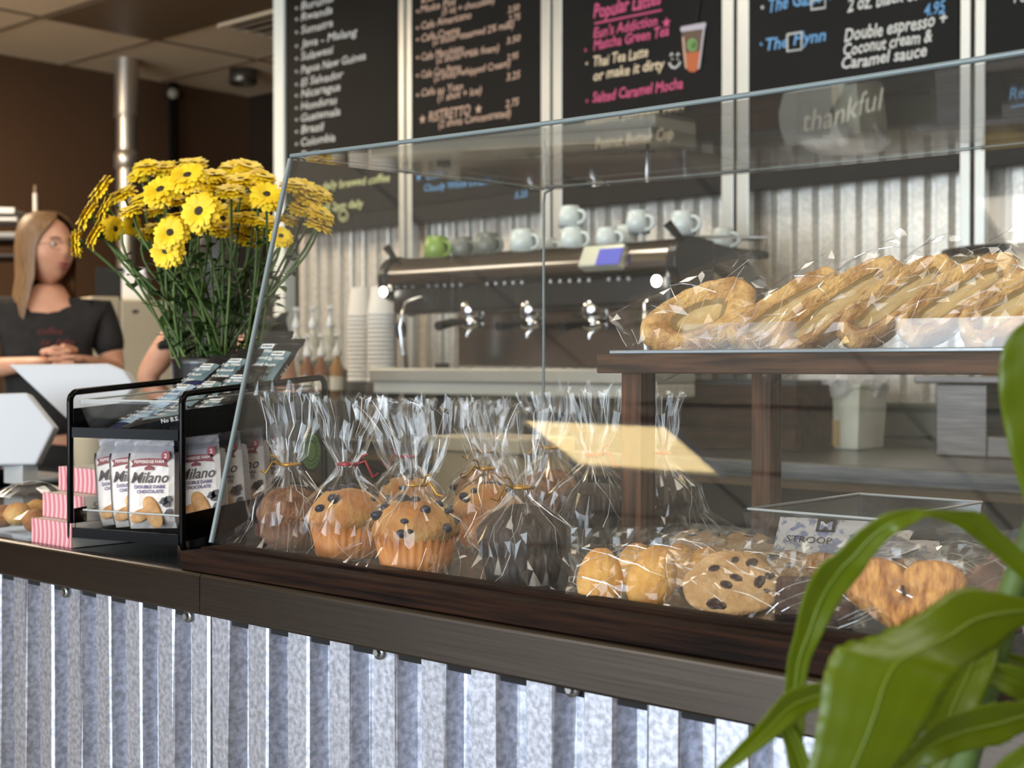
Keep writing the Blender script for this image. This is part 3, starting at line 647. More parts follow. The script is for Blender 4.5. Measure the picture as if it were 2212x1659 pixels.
palmier(t, 0, .049, -.002, 1.10); palmier(t, .014, .053, .012, 1.05)
t = pack('crinkle_cookie_pack', 'clear bag of dark chocolate crinkle cookies at the right edge of the case', 'cookies', 2222, 1402, .13, .10, .03, .8, .42, 26)
cookie(t, -.022, .042, .036, -.004, 7, CRINK, 0, .013); cookie(t, .03, .05, .038, -.004, 8, CRINK, 0, .013); cookie(t, .0, .075, .036, .006, 9, CRINK, 0, .012)
t = pack('cookie_pack', 'bag of cookies in the second row, showing over the front cookie bag', 'cookies', 1610, 1262, .15, .064, .022, 1.2, .5, 27)
cookie(t, -.035, .034, .036, 0, 11, chips=5); cookie(t, .035, .033, .036, 0, 12, chips=5)
t = pack('palmier_pack', 'bag of palmiers in the second row behind the brownie bag', 'palmier', 1850, 1275, .13, .07, .022, 1.2, .45, 28)
palmier(t, -.02, .036, 0, .8); palmier(t, .035, .036, .002, .78)
t = pack('cookie_pack', 'bag of brown cookies in the third row before the rear riser post', 'cookies', 1545, 1200, .13, .058, .02, 1.25, .55, 29)
cookie(t, -.02, .03, .034, 0, 14, chips=4); cookie(t, .036, .03, .033, .002, 15, chips=4)
t = pack('brownie_pack', 'bag of brown cake squares behind the crinkle cookies', 'brownie', 2150, 1265, .12, .075, .025, 1.1, .4, 30)
b = MB(); b.box((-.02, 0, .032), (.055, .018, .05), BROWNIE); b.build('brownie', t, bevel=.004)
# ================================================================== clear tub of stroopwafels
tx0 = ony(1616, 1099, 1.29).x; tz = ony(1616, 1099, 1.29).z; tx1 = ony(1897, 1119, 1.29).x
t = thing('wafer_tray', 'clear square tub of wrapped stroop wafers in front of the right riser post', 'tray', ((tx0+tx1)/2, 1.41, ZF+.001))
hx, hy, H = (tx1-tx0)/2, .12, tz-ZF-.001
def tub(hx, hy, H, m=BIN, taper=.93, lip=.004):
    b = MB()
    ring = lambda f, z, o=0: [(-(hx*f+o), -(hy*f+o), z), (hx*f+o, -(hy*f+o), z), (hx*f+o, hy*f+o, z), (-(hx*f+o), hy*f+o, z)]
    b.grid([ring(taper*.5, .002), ring(taper, .002), ring(1, H), ring(1, H, lip), ring(1, H-.004, lip), ring(taper, 0), ring(taper*.5, 0)], m, False, closeu=True)
    return b
tub(hx, hy, H).build('tub_wall', t)
b = MB(); c = [(-hx, -hy), (hx, -hy), (hx, hy), (-hx, hy)]
for k in range(4): b.tube([(c[k][0], c[k][1], H), (c[(k+1) % 4][0], c[(k+1) % 4][1], H)], .0016, mat('rim_clear', '#a9adab', .2), seg=6)
b.build('rim', t)
WAF = mat('wafer_wrap', '#d8d2cf', .4, col2='#8f93ae', scale=95, lo=.52, hi=.58); WAFD = mat('wafer_print', '#1f1b1a', .5)
for k, (dx, dy, rz_, lab) in enumerate([(-.018, -.070, .25, 'patterned white wafer pack printed stroop, front of the clear tub'), (.03, .0, .5, 'patterned wafer pack in the middle of the clear tub'), (-.03, .045, .2, 'patterned wafer pack at the back of the clear tub'), (.048, -.06, -.9, 'silvery wafer pack at the right front of the clear tub')]):
    w_ = bpy.data.objects.new('wafer_pack', None); COL.objects.link(w_); tag(w_, lab, 'wafer', 'wrapped wafers in the clear tub')
    w_.matrix_world = Matrix.Translation((t.location.x+dx, t.location.y+dy, ZF+(.030 if k == 0 else .014+.004*k))) @ rotz(rz_) @ Matrix.Rotation(.9 if k == 0 else .35, 4, 'X')
    b = MB(); rows = []
    for i in range(9):
        v = i/8; row = []
        for j in range(15):
            u = j/14; e = (1-abs(2*u-1)**4)*(1-abs(2*v-1)**4); row.append(((u-.5)*.10, (v-.5)*.062, .004*e+.0012*nz((u*9+k, v*9, 0))))
        rows.append(row)
    b.grid(rows, WAF, True); b.grid([[(p[0], p[1], -.003 if 0 < j < 14 else p[2]) for j, p in enumerate(r_)] for r_ in rows], WAF, True, flip=True); b.build('wrapper', w_)
    if k == 0:
        b = MB(); b.text('STROOP', WAFD, Matrix.Translation((-.036, -.004, .0062)), size=.012, width=.050, bold=.0)
        b.box((.004, .0195, .0056), (.020, .016, .0006), WAFD); b.text('M', WAF, Matrix.Translation((-.0022, .014, .0063)), size=.014, width=.013, bold=.03); b.build('print', w_)
# ================================================================== danishes on their clear tray
zt = ztp+.0005
t = thing('pastry_tray', 'long shallow clear tray on the riser, under the danishes', 'tray', (XB0+.04, 1.20, zt))
b = MB(); b.bx((XB0+.012, 1.192, zt), (XB0+1.0, 1.46, zt+.004), mat('tray_base', '#6d7478', .15, spec=.8)); local(b, t).build('tray_base', t, bevel=.001)
b = MB(); hl = .0265; b.bx((ony(1480, 730, 1.2).x, 1.194, zt+.004), (XB0+1.0, 1.1965, zt+.004+hl), film('tray_lip', .02, .6, .03, tint=(.96, .96, .96), veil=.012)); local(b, t).build('front_lip', t)
DAN = mat('danish_crust', '#8f5826', .6, col2='#d8ac69', scale=30, stretch=(1, 1.6, 1), bump=.9, bscale=170, lo=.34, hi=.62, detail=9)
CREAM = mat('danish_cream', '#c9ae78', .5, col2='#b8955a', scale=30, coat=.3)
def danish(label, px, py, L, Wd, ang, d, seed, curl=1):
    t = bpy.data.objects.new('danish', None); COL.objects.link(t); tag(t, label, 'danish', 'bagged danishes on the riser')
    ca, sa = math.cos(ang), math.sin(ang)
    # long axis in the leaning direction, face turned to the customer
    lx = (V((RT.x, RT.y, 0))*ca + V((0, 0, 1))*sa).normalized(); fz = (-FW*.80 + V((0, 0, 1))*.50 - RT*.30); fz = (fz-lx*fz.dot(lx)).normalized(); ly = fz.cross(lx)
    c = at(px, py, d); t.matrix_world = frame(c, lx, ly, fz)
    b = MB(); rows = []; nu = 72; rn = random.Random(seed); ph = rn.uniform(0, 6)
    for f, h in ((.0, .004), (.2, .004), (.34, .0055), (.42, .010), (.49, .0145), (.56, .0168), (.63, .0188), (.70, .0195), (.77, .0188), (.84, .0165), (.90, .0125), (.95, .008), (1.0, .001), (.96, -.008), (.8, -.013), (.4, -.015), (0, -.015)):
        row = []
        for k in range(nu):
            a = 2*PI*k/nu; ca_, sa_ = math.cos(a), math.sin(a); n_ = 2.3 if curl == 0 else 3.0
            rr = (abs(ca_)**n_+abs(sa_)**n_)**(-1/n_)
            lay = math.sin(a*2+f*9+ph)+.5*math.sin(a*11+f*16+ph)
            wob = 1+.04*math.sin(3*a+ph)+.03*math.sin(5*a+ph*2)+.012*math.sin(13*a+ph)
            fx = f if f > .4 else f*.92; eX = .8 if curl == 0 else .36
            x = L/2*rr*ca_*(fx**eX)*wob; y = Wd/2*rr*sa_*fx*wob*(1 if f > .5 or f == 0 else .62+.38*f/.5)
            z = h*(1+.10*lay*(.4 < f < .97))+.0019*math.sin(f*58+2.2*math.sin(a*1.5+ph)+a*2)*(.42 < f < 1)+.0022*nz((x*110+seed, y*110, f*4))
            row.append((x, y, z))
        rows.append(row)
    k0 = 3
    b.grid(rows[2:], DAN, True, closeu=True); o = b.build('pastry', t)
    b = MB(); b.grid(rows[:4], CREAM, True, closeu=True); b.build('cream_filling', t)
    bg = pillow(L*1.34, Wd*1.34, .05, seed+3, fin=.003, m=FLATFILM, nx=17, ny=11, jit=.0022)
    bg.v = [V((p.x, p.z-Wd*.67, -p.y*(1.0)+.004)) for p in bg.v]; bg.build('clear_bag', t)
DP = [(1514, 692, .132, .084, .42, 1.56), (1700, 680, .132, .056, .56, 1.52), (1810, 668, .160, .050, .62, 1.47), (1940, 655, .140, .054, .60, 1.45), (2072, 650, .138, .056, .56, 1.42), (2205, 660, .135, .058, .56, 1.39)]
for k, (px, py, L, W_, a_, d_) in enumerate(DP):
    danish(['round glazed danish with a pale centre at the left end of the row', 'golden danish with a cream stripe leaning behind the round one', 'long pale danish standing tallest in the middle of the row', 'dark golden danish right of the long pale one', 'broad danish leaning second from the right edge', 'danish cut off by the right edge of the photo'][k], px, py, L, W_, a_, d_, 31+k, 0 if k == 0 else 1)
# ================================================================== snack rack
RY = math.radians(15); RF = V((-1.644, .957, CT+.0012)); RW, RD = .184, .30
rack = t = thing('snack_rack', 'two-tier black wire snack rack standing left of the pastry case', 'rack', RF, RY)
TL = math.tan(math.radians(3.2))                     # the tiers rise a little towards the back
for sx in (0, RW):
    b = MB(); r = .0042; h0 = .199; pts = []
    def arc(c, a0, a1, rr=.012): return [(sx, c[0]+rr*math.cos(a0+(a1-a0)*k/5), c[1]+rr*math.sin(a0+(a1-a0)*k/5)) for k in range(6)]
    y1, y0 = RD, 0.0; hb = h0+TL*RD
    pts = arc((y0+.012, h0-.012), PI, PI/2)+arc((y1-.012, hb-.012), PI/2, 0)+arc((y1-.012, .0165), 0, -PI/2)+arc((y0+.012, .0165), -PI/2, -PI)
    b.tube(pts+pts[:1], r, BLACK, seg=8); b.build('side_loop', t)
for zt_, hw in ((.020, .030), (.148, .030)):
    b = MB(); g = .005
    zf = lambda y: zt_+TL*y
    b.add([(g, .004, zf(0)), (RW-g, .004, zf(0)), (RW-g, RD-.004, zf(RD)), (g, RD-.004, zf(RD)), (g, .004, zf(0)-.002), (RW-g, .004, zf(0)-.002), (RW-g, RD-.004, zf(RD)-.002), (g, RD-.004, zf(RD)-.002)], [(0, 1, 2, 3), (7, 6, 5, 4), (0, 4, 5, 1), (2, 6, 7, 3), (1, 5, 6, 2), (0, 3, 7, 4)], BLACK)
    for xx in (g, RW-g):
        hh = hw
        b.add([(xx-.001, .002, zf(0)-.004), (xx+.001, .002, zf(0)-.004), (xx+.001, RD-.002, zf(RD)-.004), (xx-.001, RD-.002, zf(RD)-.004), (xx-.001, .002, zf(0)+hh), (xx+.001, .002, zf(0)+hh), (xx+.001, RD-.002, zf(RD)+hh), (xx-.001, RD-.002, zf(RD)+hh)], [(0, 1, 5, 4), (1, 2, 6, 5), (2, 3, 7, 6), (3, 0, 4, 7), (4, 5, 6, 7), (3, 2, 1, 0)], BLACK)
    b.bx((g, RD-.004, zf(RD)-.004), (RW-g, RD-.002, zf(RD)+hw), BLACK); b.bx((g, -.002, zf(0)-.007), (RW-g, .001, zf(0)+.006), BLACK)
    b.build('shelf_tray', t)
RM = Matrix.Translation(RF) @ rotz(RY)
# clear bins standing on the shelves
def clear_bin(label, z, hf, x0, x1, y0, y1):
    o = bpy.data.objects.new('clear_bin', None); COL.objects.link(o); tag(o, label, 'bin'); o.matrix_world = RM @ Matrix.Translation(((x0+x1)/2, (y0+y1)/2, z)) @ Matrix.Rotation(math.atan(TL), 4, 'X')
    tub((x1-x0)/2, (y1-y0)/2, hf, taper=.93, lip=.003).build('bin_wall', o)
    b = MB(); hx, hy = (x1-x0)/2, (y1-y0)/2; c = [(-hx, -hy), (hx, -hy), (hx, hy), (-hx, hy)]
    for k in range(4): b.tube([(c[k][0], c[k][1], hf), (c[(k+1) % 4][0], c[(k+1) % 4][1], hf)], .0013, mat('rim_clear', '#a9adab', .2), seg=6)
    b.build('rim', o)
clear_bin('clear bin of snack bars on the upper tier of the wire rack', .1495, .047, .012, RW-.012, .012, RD-.012)
clear_bin('low clear bin of cookie packs on the lower tier of the wire rack', .0215, .034, .012, RW-.012, .012, RD-.012)
# ------------------------------------------------------------------ snack bars
BARK = mat('bar_black_foil', '#161517', .5, spec=.3); BARN = mat('bar_navy_foil', '#141b42', .5, spec=.3); BARB = mat('bar_blue_panel', '#6583a2', .55, col2='#9db6ca', scale=40, spec=.25); BART = mat('bar_teal_panel', '#546a72', .55, col2='#72888f', scale=30, spec=.25); BARW = mat('bar_white_print', '#e8e8e6', .5)
def bar_mesh(k):
    body = (BARN, BARK, BARK, BARK)[k]; panel = (BARB, BART, BART, BART)[k]; r = random.Random(60+k)
    b = MB(); L, Wd, T = .128, .043, .015
    rows = []; 
    for s in (1, -1):
        rows = []
        for i in range(15):
            v = i/14; y = (v-.5)*L; row = []; e = 1-abs(2*v-1)**6; cr = (v < .13 or v > .83)
            for j in range(9):
                u = j/8; row.append(((u-.5)*Wd*(1+.04*cr), y+(.0015*(j % 2) if i in (0, 14) else 0), s*T/2*max(.04, e*(1-abs(2*u-1)**4))+(.0016*(-1)**i if cr else r.uniform(-.0013, .0013))))
            rows.append(row)
        b.grid(rows, body, smooth=False, flip=(s < 0))
    # printed panel follows the upper face
    pr = []
    for i in range(9):
        v = .22+.53*i/8; y = (v-.5)*L; pr.append([((u/6-.5)*Wd*.80, y, T/2*max(.04, (1-abs(2*v-1)**6)*(1-abs(2*(.1+.8*u/6)-1)**4))+.0007+r.uniform(0, .0004)) for u in range(7)])
    b.grid(pr, panel, smooth=False); z = T/2+.0016
    b.bx((-.010, .022, z-.001), (.010, .030, z), BARW); b.text('RXBAR', BARK, Matrix.Translation((-.0085, .0238, z+.0003)), size=.005, width=.017, bold=.03)
    for q, s in enumerate((['3 Egg Whites', '14 Almonds', '2 Dates', 'No B.S.'], ['3 Egg Whites', '6 Almonds', '4 Cashews', '2 Dates'], ['3 Egg Whites', '6 Almonds', '4 Cashews', 'No B.S.'], ['3 Egg Whites', '5 Pecans', '2 Dates', 'No B.S.'])[k]):
        b.text(s, BARW, Matrix.Translation((-.015,   .012-q*.0135, z+.0004)), size=.0088, width=min(.031, .0031*len(s)), shear=.1, bold=.02)
    for s in (-1, 1):
        b.text('No B.S.', BARW, frame((s*Wd*.5, -.012 if s > 0 else .012, -.002), (0, s, 0), (0, 0, 1), (s, 0, 0)), size=.0075, width=.022, bold=.01)
    return b
bars = []
LB = ['navy snack bar with a pale blue panel at the front left of the upper tier', 'black snack bar listing egg whites and dates beside the navy bar', 'black snack bar with grey-blue panel at the right wall of the upper tier', 'second navy snack bar tucked behind the front navy one', 'black snack bar with crimped end in the middle of the upper tier', 'black snack bar with a white tag near the right rail of the rack', 'black snack bar standing at the back left of the upper tier', 'black snack bar at the back of the rack below the flower stems', 'tallest black snack bar at the rear of the rack behind the acrylic', 'black snack bar leaning at the rear right corner of the rack', 'black snack bar lying low at the front right of the clear bin']
BP = [(.048, .085, .163, .32, -.10, 0), (.090, .088, .165, .34, -.08, 1), (.140, .098, .171, .44, -.06, 2), (.052, .135, .186, .44, -.1, 0), (.093, .140, .190, .46, -.06, 1), (.135, .152, .197, .55, 0, 2), (.050, .190, .212, .55, -.05, 3), (.095, .198, .218, .60, .03, 1), (.118, .245, .236, .75, .06, 2), (.150, .225, .226, .72, .02, 3), (.118, .060, .164, .16, -1.0, 3)]
protos = {}
for lab, (x_, y_, z_, tl, yz, k) in zip(LB, BP):
    M_ = RM @ Matrix.Translation((x_, y_, z_)) @ rotz(yz) @ Matrix.Rotation(tl, 4, 'X')
    if k not in protos:
        o = bar_mesh(k).build('snack_bar'); protos[k] = o
    else: o = protos[k].copy(); COL.objects.link(o)
    o.matrix_world = M_; tag(o, lab, 'snack bar', 'snack bars on the upper rack tier')
# ------------------------------------------------------------------ cookie snack packs
PW = mat('pack_white', '#ddd5cd', .45, col2='#cfc8c4', scale=30); PG = mat('pack_grey', '#a9a6a9', .4); PRED = mat('pack_red', '#7a1f22', .5); PBRN = mat('pack_brown', '#33241f', .5); PPUR = mat('pack_purple', '#5b4a78', .5); PCK = mat('pack_cookie', '#a87540', .6, col2='#d0a266', scale=60); PCH = mat('pack_choc', '#2e2023', .45); PTXT = mat('pack_print', '#4c4845', .6); PBAD = mat('pack_badge', '#8e2230', .5)
def milano():
    b = MB(); Wd, H, T = .060, .104, .024; r = random.Random(77)
    def thick(v): return T/2*max(.05, min(1, (1-abs(2*v-1)**5)*1.15))
    for s in (-1, 1):
        rows = []
        for i in range(13):
            v = i/12; rows.append([((u/8-.5)*Wd*(.93 if v > .86 else 1)*(1-.10*(v > .95)), s*thick(v)*(1-.25*abs(u/4-1)**6)+r.uniform(-.0005, .0005), v*H) for u in range(9)])
        b.grid(rows[:11], PW, False, flip=(s > 0)); b.grid(rows[10:], PG, False, flip=(s > 0))
    for s in (-1, 1):      # side panels with fine print
        rows = [[(s*Wd/2, -thick(i/12), i/12*H), (s*(Wd/2), 0, i/12*H), (s*Wd/2, thick(i/12), i/12*H)] for i in range(12)]
        b.grid(rows, PG, False)
        for q in range(4): b.text('Serv. size: 1 Pack  Calories 140  Total Fat 7g  Sugars', PTXT, frame((s*(Wd/2+.0006), s*(-.007+.0042*q), .012 if s > 0 else .095), (0, 0, 1 if s > 0 else -1), (0, 1, 0) if s < 0 else (0, -1, 0), (s, 0, 0)), size=.0035, width=.078-.006*q)
    rows = [[((u/8-.5)*Wd*.86, r.uniform(-.001, .001)-.002*k, H+.0045*k) for u in range(9)] for k in range(3)]; b.grid(rows, PG, False)
    yf = -T/2-.0009
    F = lambda x, z, dy=0: frame((x, yf-dy, z), (1, 0, 0), (0, 0, 1), (0, -1, 0))
    b.prism([(-.024, -.004), (-.021, .0005), (-.024, .005), (-.012, .0068), (0, .0074), (.012, .0068), (.024, .005), (.021, .0005), (.024, -.004), (.012, -.0022), (0, -.0016), (-.012, -.0022)], .0004, PRED, F(-.002, .081))
    b.text('PEPPERIDGE FARM', PW, F(-.002, .0822, .0005), size=.0052, width=.038, align='CENTER', bold=.02)
    b.prism([(-.006, 0), (.006, 0), (.006, .003), (0, .0065), (-.006, .003)], .0004, PRED, F(-.002, .0735))
    b.text('Milano', PBRN, F(-.0255, .0575, .0003), size=.0195, width=.048, shear=.35, bold=.008)
    b.text('DOUBLE DARK', PPUR, F(-.001, .0505, .0003), size=.0058, width=.040, align='CENTER', bold=.03); b.text('CHOCOLATE', PPUR, F(-.001, .0445, .0003), size=.0058, width=.034, align='CENTER', bold=.03)
    b.prism([(.0057*math.cos(k*PI/9), .0068*math.sin(k*PI/9)) for k in range(18)], .0004, PBAD, F(.019, .0905)); b.text('2', PW, F(.019, .0885, .0005), size=.0075, width=.0036, align='CENTER', bold=.03)
    def ck(x, z, a, l, w_, dy):
        R = Matrix.Rotation(-a, 3, 'Y'); b.ell((x, yf-dy, z), (w_, .0014, l), PCK, 18, 12, R=R, fn=lambda p, q: V((q.x*(1-.14*math.cos(p.z*2.4)*0+.10*p.z*p.z), q.y, q.z)))
    ck(-.0135, .0165, -1.15, .0135, .0078, .0); ck(.003, .0205, .42, .0215, .0102, .001)
    for x, z, s in ((.0165, .0345, .006), (.0215, .0365, .0055), (.020, .0305, .0048), (.0225, .0205, .0052)):
        b.prism([(-s, -s*.4), (-s*.3, s*.7), (s*.8, s*.8), (s, -s*.5), (.1*s, -s*.9)], .001, PCH, F(x, z, .0002))
    return b
MP = [(.045, .050, -.22, -.14), (.078, .040, -.14, -.10), (.112, .030, -.06, -.02), (.150, .080, -.30, -.10), (.153, .125, -.34, -.14), (.150, .172, -.4, -.12), (.150, .212, -.42, -.1), (.085, .110, -.1, .05), (.060, .155, 0, .1)]
ML = ['white double dark chocolate cookie pack at the left end of the front row', 'second white cookie pack of the front row, overlapped on its right', 'foremost white cookie pack, fully shown in the middle of the lower tier', 'white cookie pack just right of the black front post of the rack', 'cookie pack behind the acrylic edge, second along the right side of the rack', 'cookie pack third along the right side of the rack, side print showing', 'rearmost cookie pack along the right side of the rack', 'cookie pack behind the foremost one, only its grey top showing', 'cookie pack at the back left of the lower tier']
pm = None
for lab, (x_, y_, tl, yz) in zip(ML, MP):
    M_ = RM @ Matrix.Translation((x_, y_, .0255+TL*y_)) @ rotz(.42+yz*.6) @ Matrix.Rotation(yz, 4, 'Y') @ Matrix.Rotation(tl*.35-.06, 4, 'X')
    if pm is None: o = pm = milano().build('cookie_snack_pack')
    else: o = pm.copy(); COL.objects.link(o)
    o.matrix_world = M_; tag(o, lab, 'cookie pack', 'cookie snack packs on the lower rack tier')
# ------------------------------------------------------------------ pink striped boxes
PINK = mat('box_pink', '#e9aaac', .5); PINKS = mat('box_stripe', '#c47680', .5); BOXW = mat('box_white', '#cfc9c2', .55)
def striped_box(label, x0, y0, z0, w_, d_, h, rz=0, n=9, txt=True):
    o = bpy.data.objects.new('striped_box', None); COL.objects.link(o); tag(o, label, 'box', 'pink striped boxes behind the rack'); o.matrix_world = Matrix.Translation((x0, y0, z0)) @ rotz(rz)
    b = MB(); b.bx((0, 0, 0), (w_, d_, h), BOXW); b.bx((-.0004, -.0006, -.0), (w_+.0004, .001, h), PINK)
    for k in range(n):
        x = w_*(k+.55)/n; rows = [[(x-.0024+.0022*math.sin(z*PI+.3)-.001+.0006*k*(z-.5)*.4, -.0011, h*z), (x+.0024+.0022*math.sin(z*PI+.3)-.001+.0006*k*(z-.5)*.4, -.0011, h*z)] for z in [q/6 for q in range(7)]]
        b.grid(rows, PINKS, False)
    if txt: b.text('Changing lives one cup at a time', PTXT, frame((w_+.0006, .014, h*.58), (0, 1, 0), (0, 0, 1), (1, 0, 0)), size=.0085, width=.15)
    b.build('carton', o, bevel=.0006, bseg=1)
bz = CT+.0008
striped_box('bottom pink striped box of the stack left of the wire rack', -1.737, .955, bz, .098, .16, .0315)
striped_box('middle pink striped box of the stack left of the wire rack', -1.742, .974, bz+.0322, .098, .16, .0315, .02)
striped_box('top pink striped box of the stack, its white side lettered', -1.755, 1.005, bz+.0644, .098, .17, .0320, .0)
p = at(240, 1000, 2.15)
striped_box('pink striped box standing behind the cookie packs', p.x, p.y, bz, .11, .12, p.z+.032-bz+.0, .12, txt=False)
# ================================================================== daisies in a dark vase
vc = at(468, 770, 2.18); VX, VY = vc.x, vc.y
t = thing('flower_vase', 'dark vase behind the snack rack holding the yellow daisies', 'vase', (VX, VY, CT+.0008))
b = MB(); b.lathe([(0, 0), (.052, 0), (.058, .01), (.064, .12), (.068, .235), (.071, .245), (.066, .246), (.062, .12), (.05, .02), (0, .018)], mat('vase_dark', '#17191a', .25), seg=32); b.build('vase_body', t)
PET = mat('daisy_petal', '#efc000', .6, col2='#f6d62a', scale=50, sss=.15); EYE = mat('daisy_eye', '#2e2412', .8, col2='#4b3a1b', scale=200, bump=.5); STEM = mat('daisy_stem', '#3e5522', .6, col2='#566d31', scale=30); LEAF = mat('daisy_leaf', '#2f4a1d', .5, col2='#48642c', scale=20)
def daisy_head(seed):
    r = random.Random(seed); b = MB()
    for lay, (n, L, z0) in enumerate(((20, .0265, -.0015), (20, .0262, .0008), (17, .0225, .0030))):
        for k in range(n):
            a = 2*PI*k/n+r.uniform(-.08, .08)+lay*.15; l = L*r.uniform(.9, 1.05); w_ = .0042*r.uniform(.85, 1.15); dr = r.uniform(-.003, .001)
            ca, sa = math.cos(a), math.sin(a); rows = []
            for i, (f, ww) in enumerate(((.2, .5), (.45, .9), (.7, 1.0), (.88, .85), (1.0, .35))):
                d = l*f; z = z0+.0045*math.sin(f*2.4)-(.006, .001, -.003)[lay]*f*f+dr*f*f
                rows.append([(d*ca-s*w_*ww*sa, d*sa+s*w_*ww*ca, z+(.0006 if s == 0 else 0)) for s in (-1, 0, 1)])
            b.grid(rows, PET, True)
    return b
heads = []
for k in range(3):
    b = daisy_head(90+k); o = b.build('petals'); heads.append(o.data); bpy.data.objects.remove(o)
b = MB(); b.ell((0, 0, .0030), (.0082, .0082, .0044), EYE, 14, 8); o = b.build('flower_eye'); EYE_ME = o.data; bpy.data.objects.remove(o)
b = MB(); b.lathe([(0, -.010), (.0045, -.009), (.0085, -.002), (.010, .0025), (.006, .002)], LEAF, seg=14); o = b.build('calyx'); CAL_ME = o.data; bpy.data.objects.remove(o)
FL = [(220, 410, 1.0, 'l'), (266, 421, .95, 'u'), (190, 467, 1.0, 'l'), (168, 526, .9, 'L'), (229, 452, .85, 'l'), (211, 506, 1.0, 'l'), (245, 494, .8, 'd'), (318, 363, .95, 'b'), (304, 380, .9, 'b'), (356, 366, 1.0, 'b'), (407, 385, 1.12, 'f'), (417, 356, .95, 'b'), (350, 415, 1.15, 'f'), (306, 433, .8, 'u'), (451, 401, 1.0, 'u'), (460, 382, .95, 'u'), (506, 366, 1.05, 'b'), (536, 362, .9, 'b'), (521, 393, 1.0, 'u'), (567, 384, .85, 'u'), (498, 416, .95, 'u'), (576, 425, 1.0, 'f'), (521, 437, .95, 'u'), (390, 437, .85, 'u'), (434, 459, 1.2, 'F'), (476, 455, .85, 'b'), (551, 434, .8, 'u'), (582, 447, .6, 'u'), (548, 473, .8, 'u'), (515, 473, .75, 'u'), (573, 478, .7, 'u'), (482, 497, .85, 'u'), (411, 491, .9, 'u'), (452, 495, .85, 'u'), (370, 505, 1.0, 'F'), (362, 543, 1.0, 'F'), (547, 497, .9, 'u'), (538, 520, .9, 'u'), (311, 508, .7, 'r'), (336, 494, .75, 'u'), (285, 457, .8, 'u'), (284, 485, .7, 'd'), (653, 408, 1.0, 'u'), (632, 402, .8, 'u'), (691, 421, .85, 'r'), (668, 433, .9, 'u'), (651, 452, .85, 'u'), (692, 464, .9, 'r'), (688, 490, .9, 'r'), (607, 513, .7, 'f'), (622, 476, .7, 'u'), (380, 400, .8, 'b'), (430, 420, .85, 'u'), (385, 470, .8, 'u'), (340, 455, .7, 'u')]
SPEC = {10: 'large yellow daisy facing forward near the top of the bouquet', 12: 'large open yellow daisy at the upper left middle of the bouquet', 24: 'biggest yellow daisy facing forward in the middle of the bouquet', 34: 'yellow daisy facing forward just above the lowest bloom', 35: 'lowest hanging yellow daisy facing forward on the left of the bouquet', 3: 'leftmost yellow daisy seen from the side beside the woman', 0: 'upper left yellow daisy standing apart from the bouquet', 48: 'rightmost low yellow daisy seen through the acrylic', 21: 'yellow daisy facing forward right beside the acrylic edge', 37: 'flat yellow daisy lowest on the right side of the bouquet'}
rf = random.Random(5)
for k, (px, py, sc, md) in enumerate(FL):
    d = {'f': 2.06, 'F': 2.02, 'b': 2.26, 'u': 2.14}.get(md, 2.16)+rf.uniform(-.05, .06)
    p = at(px, py, d); out = V((p.x-VX, p.y-VY, 0)); dx = (px-440)/280
    n = {'u': V((0, 0, 1))*.9-FW*.36+RT*dx*.5, 'b': V((0, 0, 1))*.9-FW*.34+RT*dx*.4, 'f': V((0, 0, 1))*.62-FW*.75+RT*dx*.35, 'F': V((0, 0, 1))*.25-FW*.95+RT*dx*.1-RT*.15, 'l': -RT*.85+V((0, 0, 1))*.45-FW*.28, 'L': -RT*1.0-V((0, 0, 1))*.05-FW*.25, 'r': RT*.35+V((0, 0, 1))*.8-FW*.2, 'd': RT*.6-V((0, 0, 1))*.1-FW*.3}[md].normalized()
    n = (n+V((rf.uniform(-.12, .12), rf.uniform(-.12, .12), rf.uniform(-.1, .1)))).normalized()
    lab = SPEC.get(k, 'yellow daisy with dark eye in the bouquet on the counter')
    root = bpy.data.objects.new('daisy', None); COL.objects.link(root); root.location = (VX, VY, CT+.2); root.empty_display_size = .02
    tag(root, lab, 'flower', 'yellow daisies in the vase')
    ROOT = V((VX, VY, CT+.2)); hp = p-ROOT; R = n.to_track_quat('Z', 'Y').to_matrix().to_4x4()
    for nm, me in (('petals', heads[k % 3]), ('flower_eye', EYE_ME), ('calyx', CAL_ME)):
        o = bpy.data.objects.new(nm, me); COL.objects.link(o); o.parent = root; o.matrix_local = Matrix.Translation(hp) @ R @ Matrix.Rotation(rf.uniform(0, 6), 4, 'Z') @ Matrix.Scale(sc, 4)
    b = MB(); base = V((rf.uniform(-.038, .038), rf.uniform(-.038, .038), rf.uniform(-.04, .03))) + V((out.x, out.y, 0)).normalized()*.016
    c1 = V((base.x*1.6+hp.x*.25, base.y*1.6+hp.y*.25, hp.z*.55)); e = hp-n*.006*sc; c2 = e-n*.05-V((0, 0, .03))
    pts = [((1-t_)**3)*base+3*(1-t_)**2*t_*c1+3*(1-t_)*t_*t_*c2+t_**3*e for t_ in [q/12 for q in range(13)]]
    b.tube(pts, .0021, STEM, seg=6)
    for q in range(rf.choice((5, 6, 7))):
        i = rf.randint(1, 8); a = rf.uniform(0, 6.28); s_ = pts[i]; dd = V((math.cos(a), math.sin(a), rf.uniform(.3, 1.2))).normalized(); sd = dd.cross(V((0, 0, 1))).normalized(); Lf = rf.uniform(.030, .062)*(1 if i < 6 else .6)
        rows = []
        for f, ww in ((0, .1), (.25, .8), (.5, 1), (.75, .75), (1, .05)):
            c_ = s_+dd*Lf*f+V((0, 0, -.018*f*f)); rows.append([c_-sd*.0085*ww, c_+V((0, 0, -.0015*ww)), c_+sd*.0085*ww])
        b.grid(rows, LEAF, True)
    b.build('stem', root)
